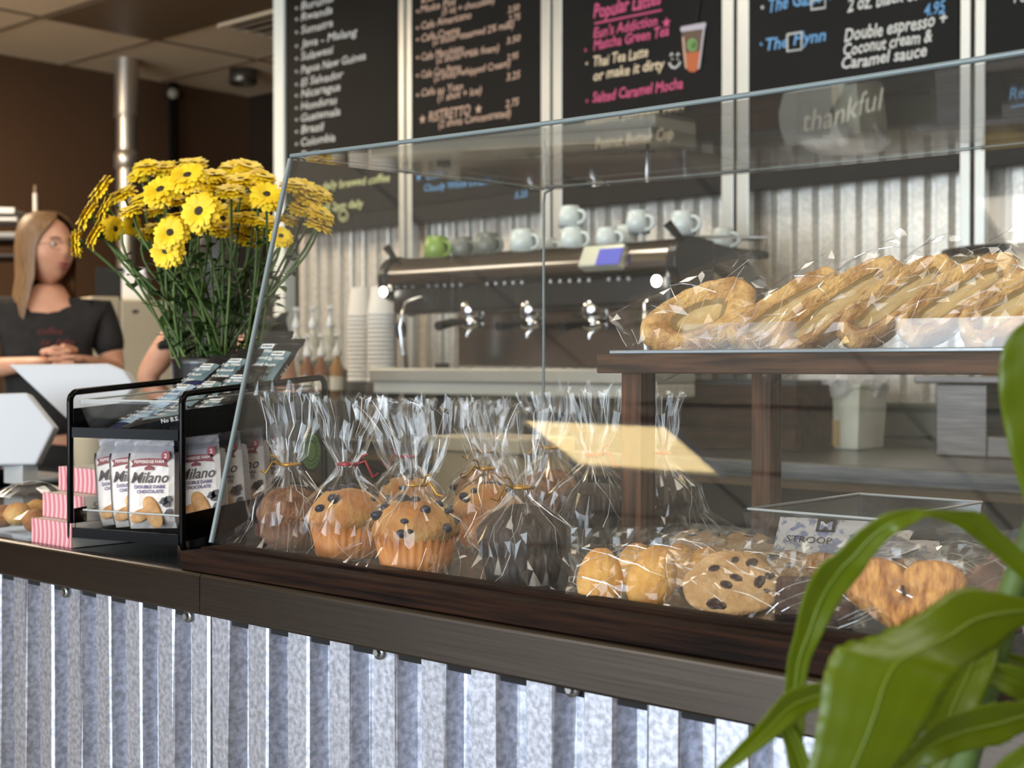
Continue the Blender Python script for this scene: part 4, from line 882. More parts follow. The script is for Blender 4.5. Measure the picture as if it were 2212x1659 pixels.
# ================================================================== left end of the counter
SCR = mat('register_white', '#c9cacd', .45); SCRB = mat('register_grey', '#b9b9b6', .45)
def register(label, pts, zb, depth, thick, base):
    """screen back given by its outline at a given distance, thickness away from the camera"""
    c = [at(px, py, depth) for px, py in pts]; o = thing('register_screen', label, 'register', (base[0], base[1], CT+.0008))
    b = MB(); n = len(c); back = [p+FW*thick+V((0, 0, -.004)) for p in c]; vs = c+back
    b.add(vs, [tuple(range(n))[::-1], tuple(range(n, 2*n))]+[(i, (i+1) % n, n+(i+1) % n, n+i) for i in range(n)], SCR); local(b, o).build('screen_shell', o, bevel=.004)
    return o
c = at(150, 900, 2.80)
o = register('larger white angled register stand on the counter left of the flowers', [(18, 787), (232, 785), (268, 800), (292, 835), (228, 905), (152, 912)], 0, 2.80, .05, (c.x, c.y))
b = MB(); p = at(205, 1000, 2.86); b.bx((p.x-.05, p.y-.03, CT+.001), (p.x+.06, p.y+.05, at(200, 905, 2.86).z), BLACKM); local(b, o).build('stand', o, bevel=.003)
c = at(50, 950, 2.62)
o = register('smaller white register screen at the left edge of the photo', [(-70, 852), (58, 848), (118, 923), (78, 1004), (-70, 1006)], 0, 2.62, .03, (c.x, c.y))
b = MB(); p = onz(45, 1028, CT+.012); b.bx((p.x-.16, p.y-.05, CT+.001), (p.x+.085, p.y+.09, CT+.013), mat('register_metal', '#b6bcc2', .3, .6)); local(b, o).build('base_plate', o, bevel=.004)
b = MB(); p = at(20, 1010, 2.66); b.bx((p.x-.02, p.y-.0, CT+.013), (p.x+.05, p.y+.03, p.z+.02), SCRB); local(b, o).build('neck', o)
# glass jar at the very left, black base
p = onz(2, 1052, CT+.001)
o = thing('glass_dispenser', 'clear jar with a black base at the left edge of the photo', 'jar', (p.x-.005, p.y, CT+.001))
b = MB(); b.lathe([(0, .0), (.020, 0), (.020, .034), (0, .034)], BLACK, seg=24); b.build('base', o)
b = MB(); b.lathe([(.019, .034), (.0195, .125), (.012, .14), (0, .142)], BIN, seg=28); b.build('glass_body', o)
b = MB(); b.lathe([(0, .04), (.016, .04), (.016, .10), (0, .10)], mat('jar_filling', '#d9d2c4', .6), seg=20); b.build('filling', o)
# clamshell of pastries
p = onz(30, 1166, CT+.002); o = thing('pastry_clamshell', 'clear plastic box of small pastries by the striped boxes', 'pastries', (p.x-.06, p.y+.06, CT+.001), .05)
tub(.085, .06, .026, BIN, .9).build('tray', o)
b = MB(); rows = []
for i in range(9):
    v = i/8; rows.append([((u/10-.5)*.17*(1-.1*math.sin(v*PI)), (v-.5)*.12, .028+.045*(math.sin(PI*v)*math.sin(PI*u/10))**.6+.0015*nz((u, v*8, 3))) for u in range(11)])
b.grid(rows, FLATFILM, False); b.build('lid', o)
for k, (x_, y_, r_) in enumerate(((-.045, -.02, .022), (.0, -.022, .022), (.045, -.02, .023), (-.02, .02, .022), (.03, .02, .024), (.062, .0, .018))):
    b = MB(); b.ell((x_, y_, .022+.006*(k % 2)), (r_, r_*.85, r_*.72), (CHIP_T, BLUE_T)[k % 2], 18, 10, fn=lambda p_, q: q*(1+.12*nz((p_.x*3+k, p_.y*3, p_.z*3)))); b.build('pastry', o)
# beige containers and red jars glimpsed through the rack
def cup(label, px, py, z, r, h, m, name='paper_cup', cat='cup', r2=None, dd=None):
    p = at(px, py, dd) if dd else onz(px, py, z); o = thing(name, label, cat, (p.x, p.y, z)); b = MB(); r2 = r2 or r*.72
    b.lathe([(0, 0), (r2, 0), (r, h), (r*1.04, h+.001), (r*1.04, h+.006), (r*.96, h+.005), (r2*.9, .004), (0, .004)], m, seg=28); b.build('cup_wall', o); return o
KRAFT = mat('cream_card', '#cbb898', .6); JARR = mat('jar_red', '#8e2626', .25)
cup('cream paper cup behind the left post of the wire rack', 205, 1000, CT+.001, .040, .105, KRAFT, dd=2.5)
p = at(285, 960, 2.9); o = thing('cream_box', 'cream cardboard box behind the wire rack', 'box', (p.x, p.y, CT+.001), .1); b = MB(); b.bx((-.07, -.05, 0), (.1, .06, .105), KRAFT); b.build('carton', o, bevel=.002); b = MB(); b.bx((-.075, -.055, .1), (.105, .065, .118), PAPER); b.build('lid', o, bevel=.002)
for k, (px, lab) in enumerate(((452, 'small jar with red contents behind the rack post'), (505, 'small jar with red contents beside the acrylic edge'), (548, 'small jar with red contents seen through the acrylic'))):
    p = at(px, 985, 2.45); o = thing('red_jar', lab, 'jar', (p.x, p.y, CT+.001)); b = MB(); b.lathe([(0, 0), (.020, 0), (.022, .01), (.022, .085), (.016, .098), (0, .099)], JARR, seg=20); b.build('jar_body', o)
    b = MB(); b.lathe([(0, .098), (.018, .098), (.018, .112), (0, .112)], mat('jar_lid', '#b7b2ac', .3, .7), seg=20); b.build('lid', o)
# acrylic card stand with the round green emblem behind the bran muffin
p = onz(650, 1100, CT+.002); p = V((-1.62, 1.60, CT+.001)); c = at(655, 975, 2.10)
o = thing('card_stand', 'clear stand with a round green emblem behind the bran muffin', 'sign', (c.x, c.y, CT+.001), .0)
GR = mat('card_grey', '#565550', .5); q0 = at(585, 930, 2.1); q1 = at(733, 898, 2.1); hgt = q1.z-CT-.002
b = MB(); e = V((q1.x-q0.x, q1.y-q0.y, 0)); c0 = V((q0.x, q0.y, CT+.002)); b.add([c0, c0+e, c0+e+V((0, 0, hgt)), c0+V((0, 0, hgt-.008)), c0+FW*.004, c0+e+FW*.004, c0+e+V((0, 0, hgt))+FW*.004, c0+V((0, 0, hgt-.008))+FW*.004], [(0, 1, 2, 3), (7, 6, 5, 4), (0, 4, 5, 1), (2, 6, 7, 3), (1, 5, 6, 2), (0, 3, 7, 4)], GR); local(b, o).build('card', o)
ex = e.normalized(); pc = at(672, 974, 2.096); T0 = frame(pc-FW*.002, ex, V((0, 0, 1)), ex.cross(V((0, 0, 1))))
b = MB()
for r_, m_, dz in ((.0170, mat('emblem_dark', '#39442f', .6), 0), (.0140, mat('emblem_green', '#6f9b55', .6), .0006), (.0085, mat('emblem_dark', '#39442f', .6), .0010), (.0075, mat('emblem_green', '#6f9b55', .6), .0014)): b.prism([(r_*math.cos(k*PI/16)*1.0, r_*1.9*math.sin(k*PI/16)) for k in range(32)], .0005, m_, T0 @ Matrix.Translation((0, 0, dz)))
for k in range(18):
    a = k*PI/9; b.prism([(.0112*math.cos(a)+x, .0112*1.9*math.sin(a)+y) for x, y in ((-.0007, -.002), (.0007, -.002), (.0007, .002), (-.0007, .002))], .0004, mat('emblem_dark', '#39442f', .6), T0 @ Matrix.Translation((0, 0, .0011)))
local(b, o).build('emblem', o)
p = at(1090, 1000, 2.22); o = thing('beige_bin', 'beige storage bin behind the case, seen between the tied bags', 'bin', (p.x, p.y, CT+.001), .0)
b = MB(); b.bx((-.11, -.05, 0), (.075, .07, at(1090, 962, 2.2).z-CT), mat('bin_beige', '#a89878', .6)); b.build('bin_body', o, bevel=.004); b = MB(); hh = at(1090, 962, 2.2).z-CT; b.bx((-.116, -.056, hh-.012), (.081, .076, hh+.012), mat('bin_lid', '#b8ab90', .5)); b.build('lid', o, bevel=.004)
# ================================================================== espresso machine on the back counter
YM = 2.84
def mx(px, py=600, y=YM): return ony(px, py, y).x
xl, xr = mx(826), mx(1452)
MB_ = mat('machine_black', '#0e0e0f', .3); MIR = mat('machine_mirror', '#8f8983', .16, 1)
esp = t = thing('espresso_machine', 'long black and chrome espresso machine with a barrel top on the back counter', 'coffee machine', ((xl+xr)/2, YM, BZ+.001))
zc = ony(1000, 592, YM).z; rb = .062
b = MB(); prof = []
def arcpts(c, r, a0, a1, n): return [(c[0]+r*math.cos(a0+(a1-a0)*k/n), c[1]+r*math.sin(a0+(a1-a0)*k/n)) for k in range(n+1)]
sec = arcpts((YM+rb, zc), rb, PI*1.12, PI*.45, 14)       # front barrel curve, mirror finish
b.grid([[(x_, y, z) for y, z in sec] for x_ in [xl+.012+(xr-xl-.024)*k/6 for k in range(7)]], MIR, True, flip=True); local(b, t).build('barrel_front', t)
b = MB(); b.bx((xl+.01, YM+.055, zc-.06), (xr-.01, YM+.13, zc+.05), MB_); b.bx((xl+.01, YM+.13, zc+.036), (xr-.035, YM+.50, zc+.056), MB_); local(b, t).build('upper_body', t, bevel=.006)
b = MB()
b.bx((xl+.02, YM+.02, zc-.105), (xr-.02, YM+.10, zc-.022), MB_); local(b, t).build('control_panel', t, bevel=.012)
for e, xx in ((-1, xl), (1, xr)):
    b = MB(); pts = arcpts((YM+rb-.002, zc), rb+.006, PI*.5, PI*1.5, 16)+[(YM+.12, zc-.11), (YM+.16, zc-.06), (YM+.16, zc+.06)]
    b.prism(pts, .03, MB_, frame((xx-.015, 0, 0), (0, 1, 0), (0, 0, 1), (1, 0, 0))); local(b, t).build('end_cap', t, bevel=.004)
    b = MB(); b.cyl((xx-.006*e, YM+.05, zc+.055), (xx-.012*e-.018, YM+.02, zc+.098), .008, BLACKM, r2=.012); local(b, t).build('steam_lever', t)
# side arch at the right end
xs_ = xr
out = [ony_ for ony_ in [(1452, 552), (1480, 532), (1530, 521), (1575, 534), (1612, 560), (1645, 598), (1668, 640), (1672, 690), (1632, 690), (1626, 650), (1600, 618), (1565, 590), (1530, 570), (1500, 567), (1476, 575), (1458, 600)]]
b = MB(); pp = [onx(px, py, xs_) for px, py in out]; b.prism([(p.y, p.z) for p in pp], .035, MB_, frame((xs_-.03, 0, 0), (0, 1, 0), (0, 0, 1), (1, 0, 0))); local(b, t).build('side_arch', t, bevel=.005)
b = MB(); pp = [(p.y, p.z) for p in pp]; b.prism(pp, .035, MB_, frame((xl, 0, 0), (0, 1, 0), (0, 0, 1), (1, 0, 0))); local(b, t).build('side_arch', t, bevel=.005)
# back panel, drip tray, feet
b = MB(); zt_ = ony(1000, 792, YM+.06).z; b.bx((mx(905), YM+.16, zt_), (mx(1395), YM+.42, zc-.05), MIR); local(b, t).build('splash_panel', t, bevel=.003)
b = MB(); zl = ony(1000, 852, YM-.02).z; b.bx((mx(812), YM-.03, zl+.032), (mx(1420), YM+.165, zt_-.004), mat('tray_steel', '#a8a69b', .4, .5)); local(b, t).build('drip_tray', t, bevel=.006)
b = MB(); b.bx((mx(812), YM-.012, zl-.002), (mx(1420), YM+.165, zl+.034), mat('machine_base', '#bdbbae', .5, .1)); local(b, t).build('base_front', t, bevel=.006)
for x_ in (mx(850), mx(1110), mx(1390)):
    b = MB(); b.cyl((x_, YM+.07, BZ+.001), (x_, YM+.07, zl), .022, BLACKM); local(b, t).build('foot', t)
for x_ in (mx(850), mx(1290)):
    b = MB(); b.cyl((x_, YM+.20, BZ+.001), (x_, YM+.20, zt_+.01), .022, BLACKM); local(b, t).build('foot', t)
BTN = mat('button_silver', '#c9ced6', .25, .7)
for g, (a, c, n) in enumerate(((860, 895, 3), (928, 998, 5), (1055, 1130, 5), (1192, 1275, 5), (1318, 1360, 3))):
    for k in range(n):
        b = MB(); px = a+(c-a)*k/(n-1); p = ony(px, 617-(px-930)*.035, YM+.018); b.cyl(p, p+V((0, -.006, 0)), .0068, BTN, seg=12); q = p+V((0, 0, .016)); b.box(q, (.012, .003, .005), BTN); local(b, t).build('button', t)
b = MB(); p = ony(1303, 560, YM+.0); b.box((p.x, YM+.012, p.z), (.135, .05, .062), mat('screen_bezel', '#cfd3c0', .3, .5), rot=Matrix.Rotation(-.45, 3, 'X')); local(b, t).build('screen_bezel', t, bevel=.005)
b = MB(); p = ony(1318, 556, YM-.012); b.box((p.x, YM-.0155, p.z+.002), (.075, .004, .046), mat('screen_blue', '#3b3f8f', .4, emit=1.0), rot=Matrix.Rotation(-.45, 3, 'X')); local(b, t).build('display', t)
# group heads, portafilters, work lamps
GH = []
for px in (985, 1065, 1160, 1260, 1350)[:]:
    pass
for px in (1020, 1150, 1285):
    p = ony(px, 672, YM+.05); b = MB(); b.lathe([(0, .03), (.03, .03), (.034, .012), (.034, -.012), (.03, -.02), (0, -.02)], CHROME, p, 24); local(b, t).build('group_head', t)
    b = MB(); b.lathe([(0, 0), (.033, 0), (.033, -.022), (.02, -.03), (0, -.03)], CHROME, p+V((0, 0, -.022)), 24); b.tube([p+V((0, -.03, -.03)), p+V((.01, -.09, -.034)), p+V((.014, -.15, -.046))], .011, BLACKM, seg=10, radii=[.008, .012, .0135]); b.tube([p+V((0, 0, -.05)), p+V((-.012, -.006, -.062)), p+V((-.014, -.006, -.072))], .005, CHROME, seg=6); local(b, t).build('portafilter', t)
SPOT = mat('lamp_spot', (1, .93, .8), .3, emit=22)
for px, py in ((828, 630), (1418, 607)):
    p = ony(px, py, YM-.004); b = MB(); b.ell(p, (.014, .008, .014), SPOT, 12, 8); local(b, t).build('work_lamp', t)
for px, py in ((1062, 657), (1197, 653), (1341, 650), (1236, 651)):
    p = ony(px, py, YM+.035); b = MB(); b.ell(p, (.0145 if px != 1236 else .008, .008, .011 if px != 1236 else .008), SPOT, 12, 8); local(b, t).build('work_lamp', t)
for px, e in ((912, -1), (1405, 1)):
    p = ony(px, 640, YM+.02); b = MB(); b.tube([p, p+V((.02*e, -.05, -.02)), p+V((.03*e, -.06, -.09)), p+V((.026*e, -.05, -.17))], .005, CHROME, seg=8); local(b, t).build('steam_wand', t)
b = MB(); zr = zc+.057
for k in range(9): x_ = xl+.05+(xr-xl-.1)*k/8; b.cyl((x_, YM+.50, zr), (x_, YM+.50, zr+.035), .003, CHROME, seg=6)
b.tube([(xl+.05, YM+.16, zr+.004), (xl+.05, YM+.50, zr+.035), (xr-.05, YM+.50, zr+.035), (xr+.0, YM+.42, zr+.03), (xr-.04, YM+.10, zr+.012)], .004, CHROME, seg=6); local(b, t).build('cup_rail', t)
# cups on top of the machine
CW = mat('cup_white', '#c9d2cf', .25); CG = mat('cup_green', '#7f9a45', .3); CD = mat('cup_grey', '#676b63', .35)
def mug(label, px, py, y, r, h, m, hs=1, z=None, flip=True):
    p = ony(px, py, y); z = z if z is not None else p.z
    o = thing('coffee_cup', label, 'cup', (p.x, y, z), 0, 'cups on the coffee machine'); b = MB()
    b.lathe([(0, h), (r*.72, h), (r*.86, h-.006), (r*.98, h*.55), (r, 0), (r*.94, 0), (r*.9, h*.5), (0, h-.01)], m, seg=28); b.build('cup_wall', o)
    b = MB(); b.tube([(hs*(r*.93+.026*math.sin(a)), -.004, h*.45+h*.30*math.cos(a)) for a in [PI*k/8 for k in range(9)]], .0052, m, seg=8); b.build('handle', o); return o
zt2 = zc+.0575
for lab, px, y, r, h, m, dz in [('green cup at the left end of the cups on the coffee machine', 943, YM+.12, .038, .070, CG, 0), ('dark grey cup right of the green cup on the coffee machine', 1000, YM+.15, .034, .064, CD, 0), ('olive grey cup left of the white cups on the coffee machine', 1053, YM+.13, .038, .068, CD, 0), ('leftmost white cup on the coffee machine', 1130, YM+.12, .038, .068, CW, 0), ('small white cup behind the acrylic edge on the coffee machine', 1182, YM+.24, .030, .052, CW, 0), ('white cup under the stacked cup on the coffee machine', 1238, YM+.14, .036, .064, CW, 0), ('white cup stacked on another in the middle of the coffee machine', 1232, YM+.145, .033, .058, CW, .066), ('white cup beside the steam lever on the coffee machine', 1312, YM+.14, .032, .056, CW, 0), ('white cup at the back above the display of the machine', 1352, YM+.24, .034, .07, CW, 0), ('white cup stacked at the back above the display', 1378, YM+.25, .033, .064, CW, .045), ('white cup stacked above the black arch of the machine', 1475, YM+.26, .035, .066, CW, .032), ('white cup in the rail at the right end of the machine', 1560, YM+.40, .034, .06, CW, 0)]:
    mug(lab, px, 540, y, r, h, m, z=zt2+dz)
# paper cup stacks: each nested cup a rim
for lab, px, r, zt0 in (('left stack of white paper cups beside the coffee machine', 778, .040, 622), ('right stack of white paper cups nearest the coffee machine', 826, .047, 620)):
    y = 3.02 if px < 800 else 2.98; p = ony(px, 785, y); z1 = ony(px, zt0, y).z; o = thing('paper_cup_stack', lab, 'paper cups', (p.x, y, BZ+.001)); b = MB(); h = z1-BZ
    z = .0; k = 0
    zs = [h*.36+.0, h*.64]
    prof = [(0, .14), (r*.74, .14), (r, .262)]
    b = MB(); prof = [(0, .16), (r*1.03, .16)]; z = .165
    while z < h-.10: prof += [(r*1.03, z), (r*1.03, z+.006), (r*.98, z+.0065), (r*.97, z+.013)]; z += .0135
    prof += [(r*1.03, z), (r*1.03, z+.006), (r*.97, z+.007), (r*.74, h), (0, h)]
    b.lathe(prof, PAPER, seg=28); b.build('cup_wall', o)
    b = MB(); b.lathe([(0, 0), (r*1.15, 0), (r*1.15, .155), (r*.9, .16), (0, .16)], BLACKM, seg=24); b.build('cup_holder', o)
# syrup bottles on a two-step rack
o = thing('syrup_rack', 'two-step clear rack for syrup bottles on the back counter', 'rack', (ony(672, 790, 3.05).x, 3.05, BZ+.001))
x0, x1 = ony(600, 790, 3.05).x-o.location.x, ony(745, 790, 3.05).x-o.location.x
b = MB(); b.bx((x0-.1, -.05, 0), (x1+.02, .05, .10), mat('rack_dark', '#3b3a35', .4)); b.bx((x0-.1, .05, 0), (x1+.02, .19, .20), mat('rack_dark', '#3b3a35', .4)); b.build('rack_step', o, bevel=.003)
BOT = mat('bottle_clear', '#b9b7a5', .15, spec=.7); AMB = mat('syrup_amber', '#9a6a1e', .3); AMB2 = mat('syrup_red', '#7d4a26', .3); LABW = mat('label_cream', '#d4d0c0', .6)
k = 0
for y_, z_, row in ((3.17, .2, [(640, BOT, 'upper'), (676, BOT, 'upper'), (713, BOT, 'upper')]), (3.05, .1, [(612, BOT, 'lower'), (638, BOT, 'lower'), (664, AMB2, 'lower'), (694, AMB2, 'lower'), (728, AMB, 'lower')])):
    for i, (px, m_, nm) in enumerate(row):
        p = ony(px, 700, y_); ordw = ('first', 'second', 'third', 'fourth', 'last')[i if len(row) == 5 or i < 2 else 2]
        s = thing('syrup_bottle', '%s syrup bottle with white pump from the left on the %s step' % (ordw, nm), 'bottle', (p.x, y_, BZ+.001+z_+.001), 0, 'syrup bottles with pumps'); r = .024
        b = MB(); b.lathe([(0, 0), (r, 0), (r, .10), (r*.5, .125), (.011, .13), (.011, .14), (0, .14)], m_, seg=20); b.build('bottle_body', s)
        b = MB(); b.lathe([(r*1.01, .03), (r*1.01, .075)], LABW, seg=20); b.build('paper_label', s)
        b = MB(); b.lathe([(.013, .14), (.015, .142), (.015, .152), (.006, .175), (.0045, .178), (.0045, .205), (.011, .206), (.011, .214), (0, .215)], WHITE, seg=16); b.tube([(0, 0, .211), (.02, -.012, .212), (.034, -.02, .206)], .0042, WHITE, seg=8); b.build('pump', s)
# grinder handle on cord beside the machine
p = ony(868, 735, 2.95); o = thing('hand_tool', 'dark round-headed tool leaning beside the paper cups', 'tool', (p.x, 2.95, BZ+.001)); b = MB(); q = ony(866, 713, 2.95)-o.location; b.ell(q, (.022, .014, .03), BLACKM, 14, 8); b.tube([q+V((0, 0, -.02)), q+V((.02, 0, -.08)), V((q.x+.035, .0, .005))], .006, BLACKM, seg=8); b.build('tool_body', o)
# wooden crate, plastic tub with a bag, steel brewer
p = ony(1446, 900, 3.02); q = ony(1720, 900, 3.02); ht = ony(1600, 832, 3.02).z-BZ
o = thing('wooden_crate', 'dark weathered wooden crate on the back counter behind the riser posts', 'crate', (p.x, 3.02, BZ+.001)); CR = mat('old_wood', '#1a100a', .8, col2='#392517', scale=5, stretch=(2, 12, 14), bump=.3, spec=.15)
w_ = q.x-p.x
for k in range(3): b = MB(); b.bx((0, 0, ht*k/3+.002), (w_, .018, ht*(k+1)/3-.001), CR); b.build('plank', o, bevel=.002)
b = MB(); b.bx((0, .02, 0), (.018, .30, ht), CR); b.bx((w_-.018, .02, 0), (w_, .30, ht), CR); b.bx((.018, .282, 0), (w_-.018, .30, ht), CR); b.bx((.018, .02, 0), (w_-.018, .28, .012), CR); b.build('crate_box', o, bevel=.002)
b = MB(); b.bx((.04, .03, ht-.02), (w_-.02, .25, ht+.012), mat('tray_dark', '#1a1c1e', .4)); b.build('black_tray', o, bevel=.003)
p = ony(1726, 900, 3.20); q = ony(1858, 900, 3.20); ht = ony(1790, 812, 3.2).z-BZ; w_ = q.x-p.x
o = thing('plastic_tub', 'cloudy plastic tub with a knotted clear bag over its rim', 'tub', (p.x+w_/2, 3.27, BZ+.001)); TUB = mat('tub_cloudy', '#b9bbaa', .35, col2='#cfd3c8', scale=9)
b = MB(); rows = []
for f, z in ((.0, .001), (.88, 0), (.9, .004), (1, ht*.82), (1.04, ht*.84), (1.04, ht*.88)):
    rows.append([(w_/2*f*sx, .075*f*sy, z) for sx, sy in ((-1, -1), (0, -1.02), (1, -1), (1.02, 0), (1, 1), (0, 1.02), (-1, 1), (-1.02, 0))])
b.grid(rows, TUB, False, closeu=True); b.build('tub_wall', o, bevel=.003)
b = MB(); b.box((-.01, -.076, ht*.22), (w_*.5, .001, ht*.36), mat('tub_residue', '#a58a5a', .7, col2='#b9a578', scale=20)); b.build('residue', o)
b = MB(); b.lathe([(w_*.50, ht*.70), (w_*.56, ht*.82), (w_*.60, ht*.95), (w_*.5, ht*1.08), (w_*.22, ht*1.12), (0, ht*1.1)], film('bag_cloudy', .25, .6, .2, bump=.4, bscale=30, veil=.38), seg=26, smooth=False, fn=lambda r, z, a: r*(1+.10*math.sin(a*5)+.07*math.sin(a*9+z*60)))
b.tube([(-.02, -w_*.5, ht*.75), (0, -w_*.6, ht*.6), (.012, -w_*.58, ht*.5)], .006, WHITE, seg=6, radii=[.004, .008, .001]); b.build('clear_bag', o)
p = ony(2012, 900, 3.12); ht = ony(2012, 826, 3.12).z-BZ; BR = mat('brewer_steel', '#5f5c5b', .33, .95, col2='#787471', scale=4, stretch=(2, 2, 60))
o = thing('coffee_brewer', 'stainless brewer with spout and amber bean hopper at the right edge', 'brewer', (p.x, 3.12, BZ+.001))
b = MB(); b.bx((0, .02, 0), (.125, .34, ht-.004), BR); b.bx((.245, .02, 0), (.40, .34, ht-.004), BR); b.bx((.125, .14, 0), (.245, .34, ht-.004), mat('brewer_recess', '#5d5a57', .35, .8)); b.bx((.125, .02, 0), (.245, .14, .05), BR); b.build('housing', o, bevel=.004)
b = MB(); b.bx((-.035, -.02, ht-.003), (.42, .36, ht+.016), BR); b.build('top_slab', o, bevel=.004)
b = MB(); b.bx((.15, .05, ht-.045), (.225, .13, ht-.005), BR); b.cyl((.188, .09, ht-.075), (.188, .09, ht-.04), .01, CHROME); b.build('spout', o, bevel=.003)
b = MB(); b.lathe([(0, ht-.118), (.045, ht-.116), (.05, ht-.105), (.045, ht-.10), (0, ht-.1)], BLACKM, (.188, .085, 0), 20); b.build('drip_plate', o)
p2 = ony(2030, 548, 3.22)-o.location; p3 = ony(2062, 600, 3.22)-o.location; xc = p2.x+.15
b = MB(); b.lathe([(.055, ht+.016), (.06, ht+.06), (.105, p3.z-.06), (.128, p2.z-.012)], mat('hopper_amber', '#7a6638', .3, col2='#9a8650', scale=12), (xc, .14, 0), 28); b.build('hopper', o)
b = MB(); b.lathe([(.128, p2.z-.014), (.15, p2.z-.008), (.15, p2.z+.004), (.10, p2.z+.012), (0, p2.z+.012)], BLACK, (xc, .14, 0), 28); b.build('hopper_lid', o)
b = MB(); b.tube([ony(1862, 935, 3.46), ony(1920, 944, 3.45), ony(2010, 946, 3.45)], .005, BLACKM, seg=6); o = b.build('power_cable'); tag(o, 'black power cable along the backsplash beside the plastic tub', 'cable')
# ================================================================== far left: freezer, shelf, dark box
p = at(196, 640, 5.6); q = at(345, 640, 5.75); zt_ = p.z
o = thing('white_freezer', 'white upright freezer behind the woman, right of her shoulder', 'freezer', (p.x, p.y, 0)); FZ = mat('freezer_white', '#cdbfa4', .5); FZ2 = mat('freezer_white_shaded', '#c3b497', .5)  # side colour is the same white darkened, shade of that face painted in
e = V((q.x-p.x, q.y-p.y, 0)); pm_ = e*.42; nn = V((-e.y, e.x, 0)).normalized()*.45
b = MB(); e1 = pm_; vs = [V((0, 0, 0)), e1, e1+nn*.8, nn*.8]; b.add(vs+[v+V((0, 0, zt_)) for v in vs], [(3, 2, 1, 0), (4, 5, 6, 7), (0, 1, 5, 4), (1, 2, 6, 5), (2, 3, 7, 6), (3, 0, 4, 7)], FZ2); b.build('side_cabinet', o, bevel=.006)
b = MB(); vs = [e1+e*.006, e*1.25, e*1.25+nn, e1+e*.006+nn]; b.add(vs+[v+V((0, 0, zt_-.012)) for v in vs], [(3, 2, 1, 0), (4, 5, 6, 7), (0, 1, 5, 4), (1, 2, 6, 5), (2, 3, 7, 6), (3, 0, 4, 7)], FZ); b.build('cabinet', o, bevel=.008)
h = at(297, 674, 5.6)-o.location; b = MB(); b.ell(h-FW*.03, (.022, .01, .008), BLACKM, 12, 6); b.build('handle', o)
p = at(247, 604, 5.95); o = thing('dark_appliance', 'black box standing on the white freezer', 'appliance', (p.x, p.y, zt_+.002)); b = MB(); b.box((0, 0, .067), (.12, .14, .130), BLACKM, rot=Matrix.Rotation(.75, 3, 'Z')); b.build('housing', o, bevel=.006)
p = at(294, 618, 5.8); o = thing('white_carton', 'small white carton on the freezer behind the flower stems', 'carton', (p.x, p.y, zt_-.008)); b = MB(); b.box((0, 0, .052), (.10, .07, .104), PAPER, rot=Matrix.Rotation(.75, 3, 'Z')); b.box((0, 0, .118), (.085, .05, .024), WHITE, rot=Matrix.Rotation(.75, 3, 'Z')); b.build('carton_body', o, bevel=.003)
p = at(-70, 640, 6.0); o = thing('wire_shelving', 'dark shelving unit with white trays at the left edge', 'shelving', (p.x, p.y, 0)); rz_ = .83; o.rotation_euler = (0, 0, rz_)
for zz in (at(20, 548, 6.0).z, at(20, 505, 6.0).z-.012, at(20, 640, 6).z, .5):
    b = MB(); b.bx((-.35, 0, zz-.012), (.235, .35, zz), mat('shelf_dark', '#2a211a', .5)); b.build('shelf_board', o, bevel=.002)
for x_ in (-.34, .225):
    for y_ in (.01, .34): b = MB(); b.cyl((x_, y_, 0), (x_, y_, 1.78), .012, BLACKM, seg=8); b.build('upright', o)
b = MB(); zz = at(20, 470, 6).z; b.bx((-.3, .06, zz-.006), (.19, .3, zz+.008), PAPER); b.bx((-.3, .06, zz+.026), (.18, .3, zz+.05), PAPER); b.bx((-.3, .04, at(20, 505, 6).z-.010), (.26, .3, at(20, 505, 6).z+.012), mat('tray_grey', '#8d867c', .4, .3)); b.build('tray_stack', o, bevel=.003)
p = at(76, 440, 6.3); o = thing('white_pole', 'thin white pole rising behind the woman, left of the flowers', 'pole', (p.x, p.y, 0)); b = MB(); b.cyl((0, 0, 0), (.0, .0, at(80, 418, 6.3).z), .011, PAPER, r2=.009, seg=10); b.cyl((0, 0, at(80, 418, 6.3).z), (0, 0, at(80, 400, 6.3).z), .006, GRIDM, seg=8); b.build('pole_body', o)
# ================================================================== people
def skin_part(nodes, edges, root=0, sub=2):
    """grow a smooth tapered surface over a stick skeleton; returns mesh data"""
    me = bpy.data.meshes.new('s'); me.from_pydata([n[0] for n in nodes], edges, []); o = bpy.data.objects.new('s', me); COL.objects.link(o)
    o.modifiers.new('skin', 'SKIN')
    if not me.skin_vertices: me.attributes.new
    ly = me.skin_vertices[0].data if len(me.skin_vertices) else None
    if ly is None:
        bpy.context.view_layer.objects.active = o; bpy.ops.mesh.customdata_skin_add(); ly = me.skin_vertices[0].data
    for i, n in enumerate(nodes):
        r = n[1] if isinstance(n[1], tuple) else (n[1], n[1]); ly[i].radius = r; ly[i].use_root = (i == root)
    m = o.modifiers.new('sub', 'SUBSURF'); m.levels = sub; m.render_levels = sub
    dg = bpy.context.evaluated_depsgraph_get(); out = bpy.data.meshes.new_from_object(o.evaluated_get(dg)); bpy.data.objects.remove(o); bpy.data.meshes.remove(me); return out
def chain(*ps): return [tuple(p) for p in ps]
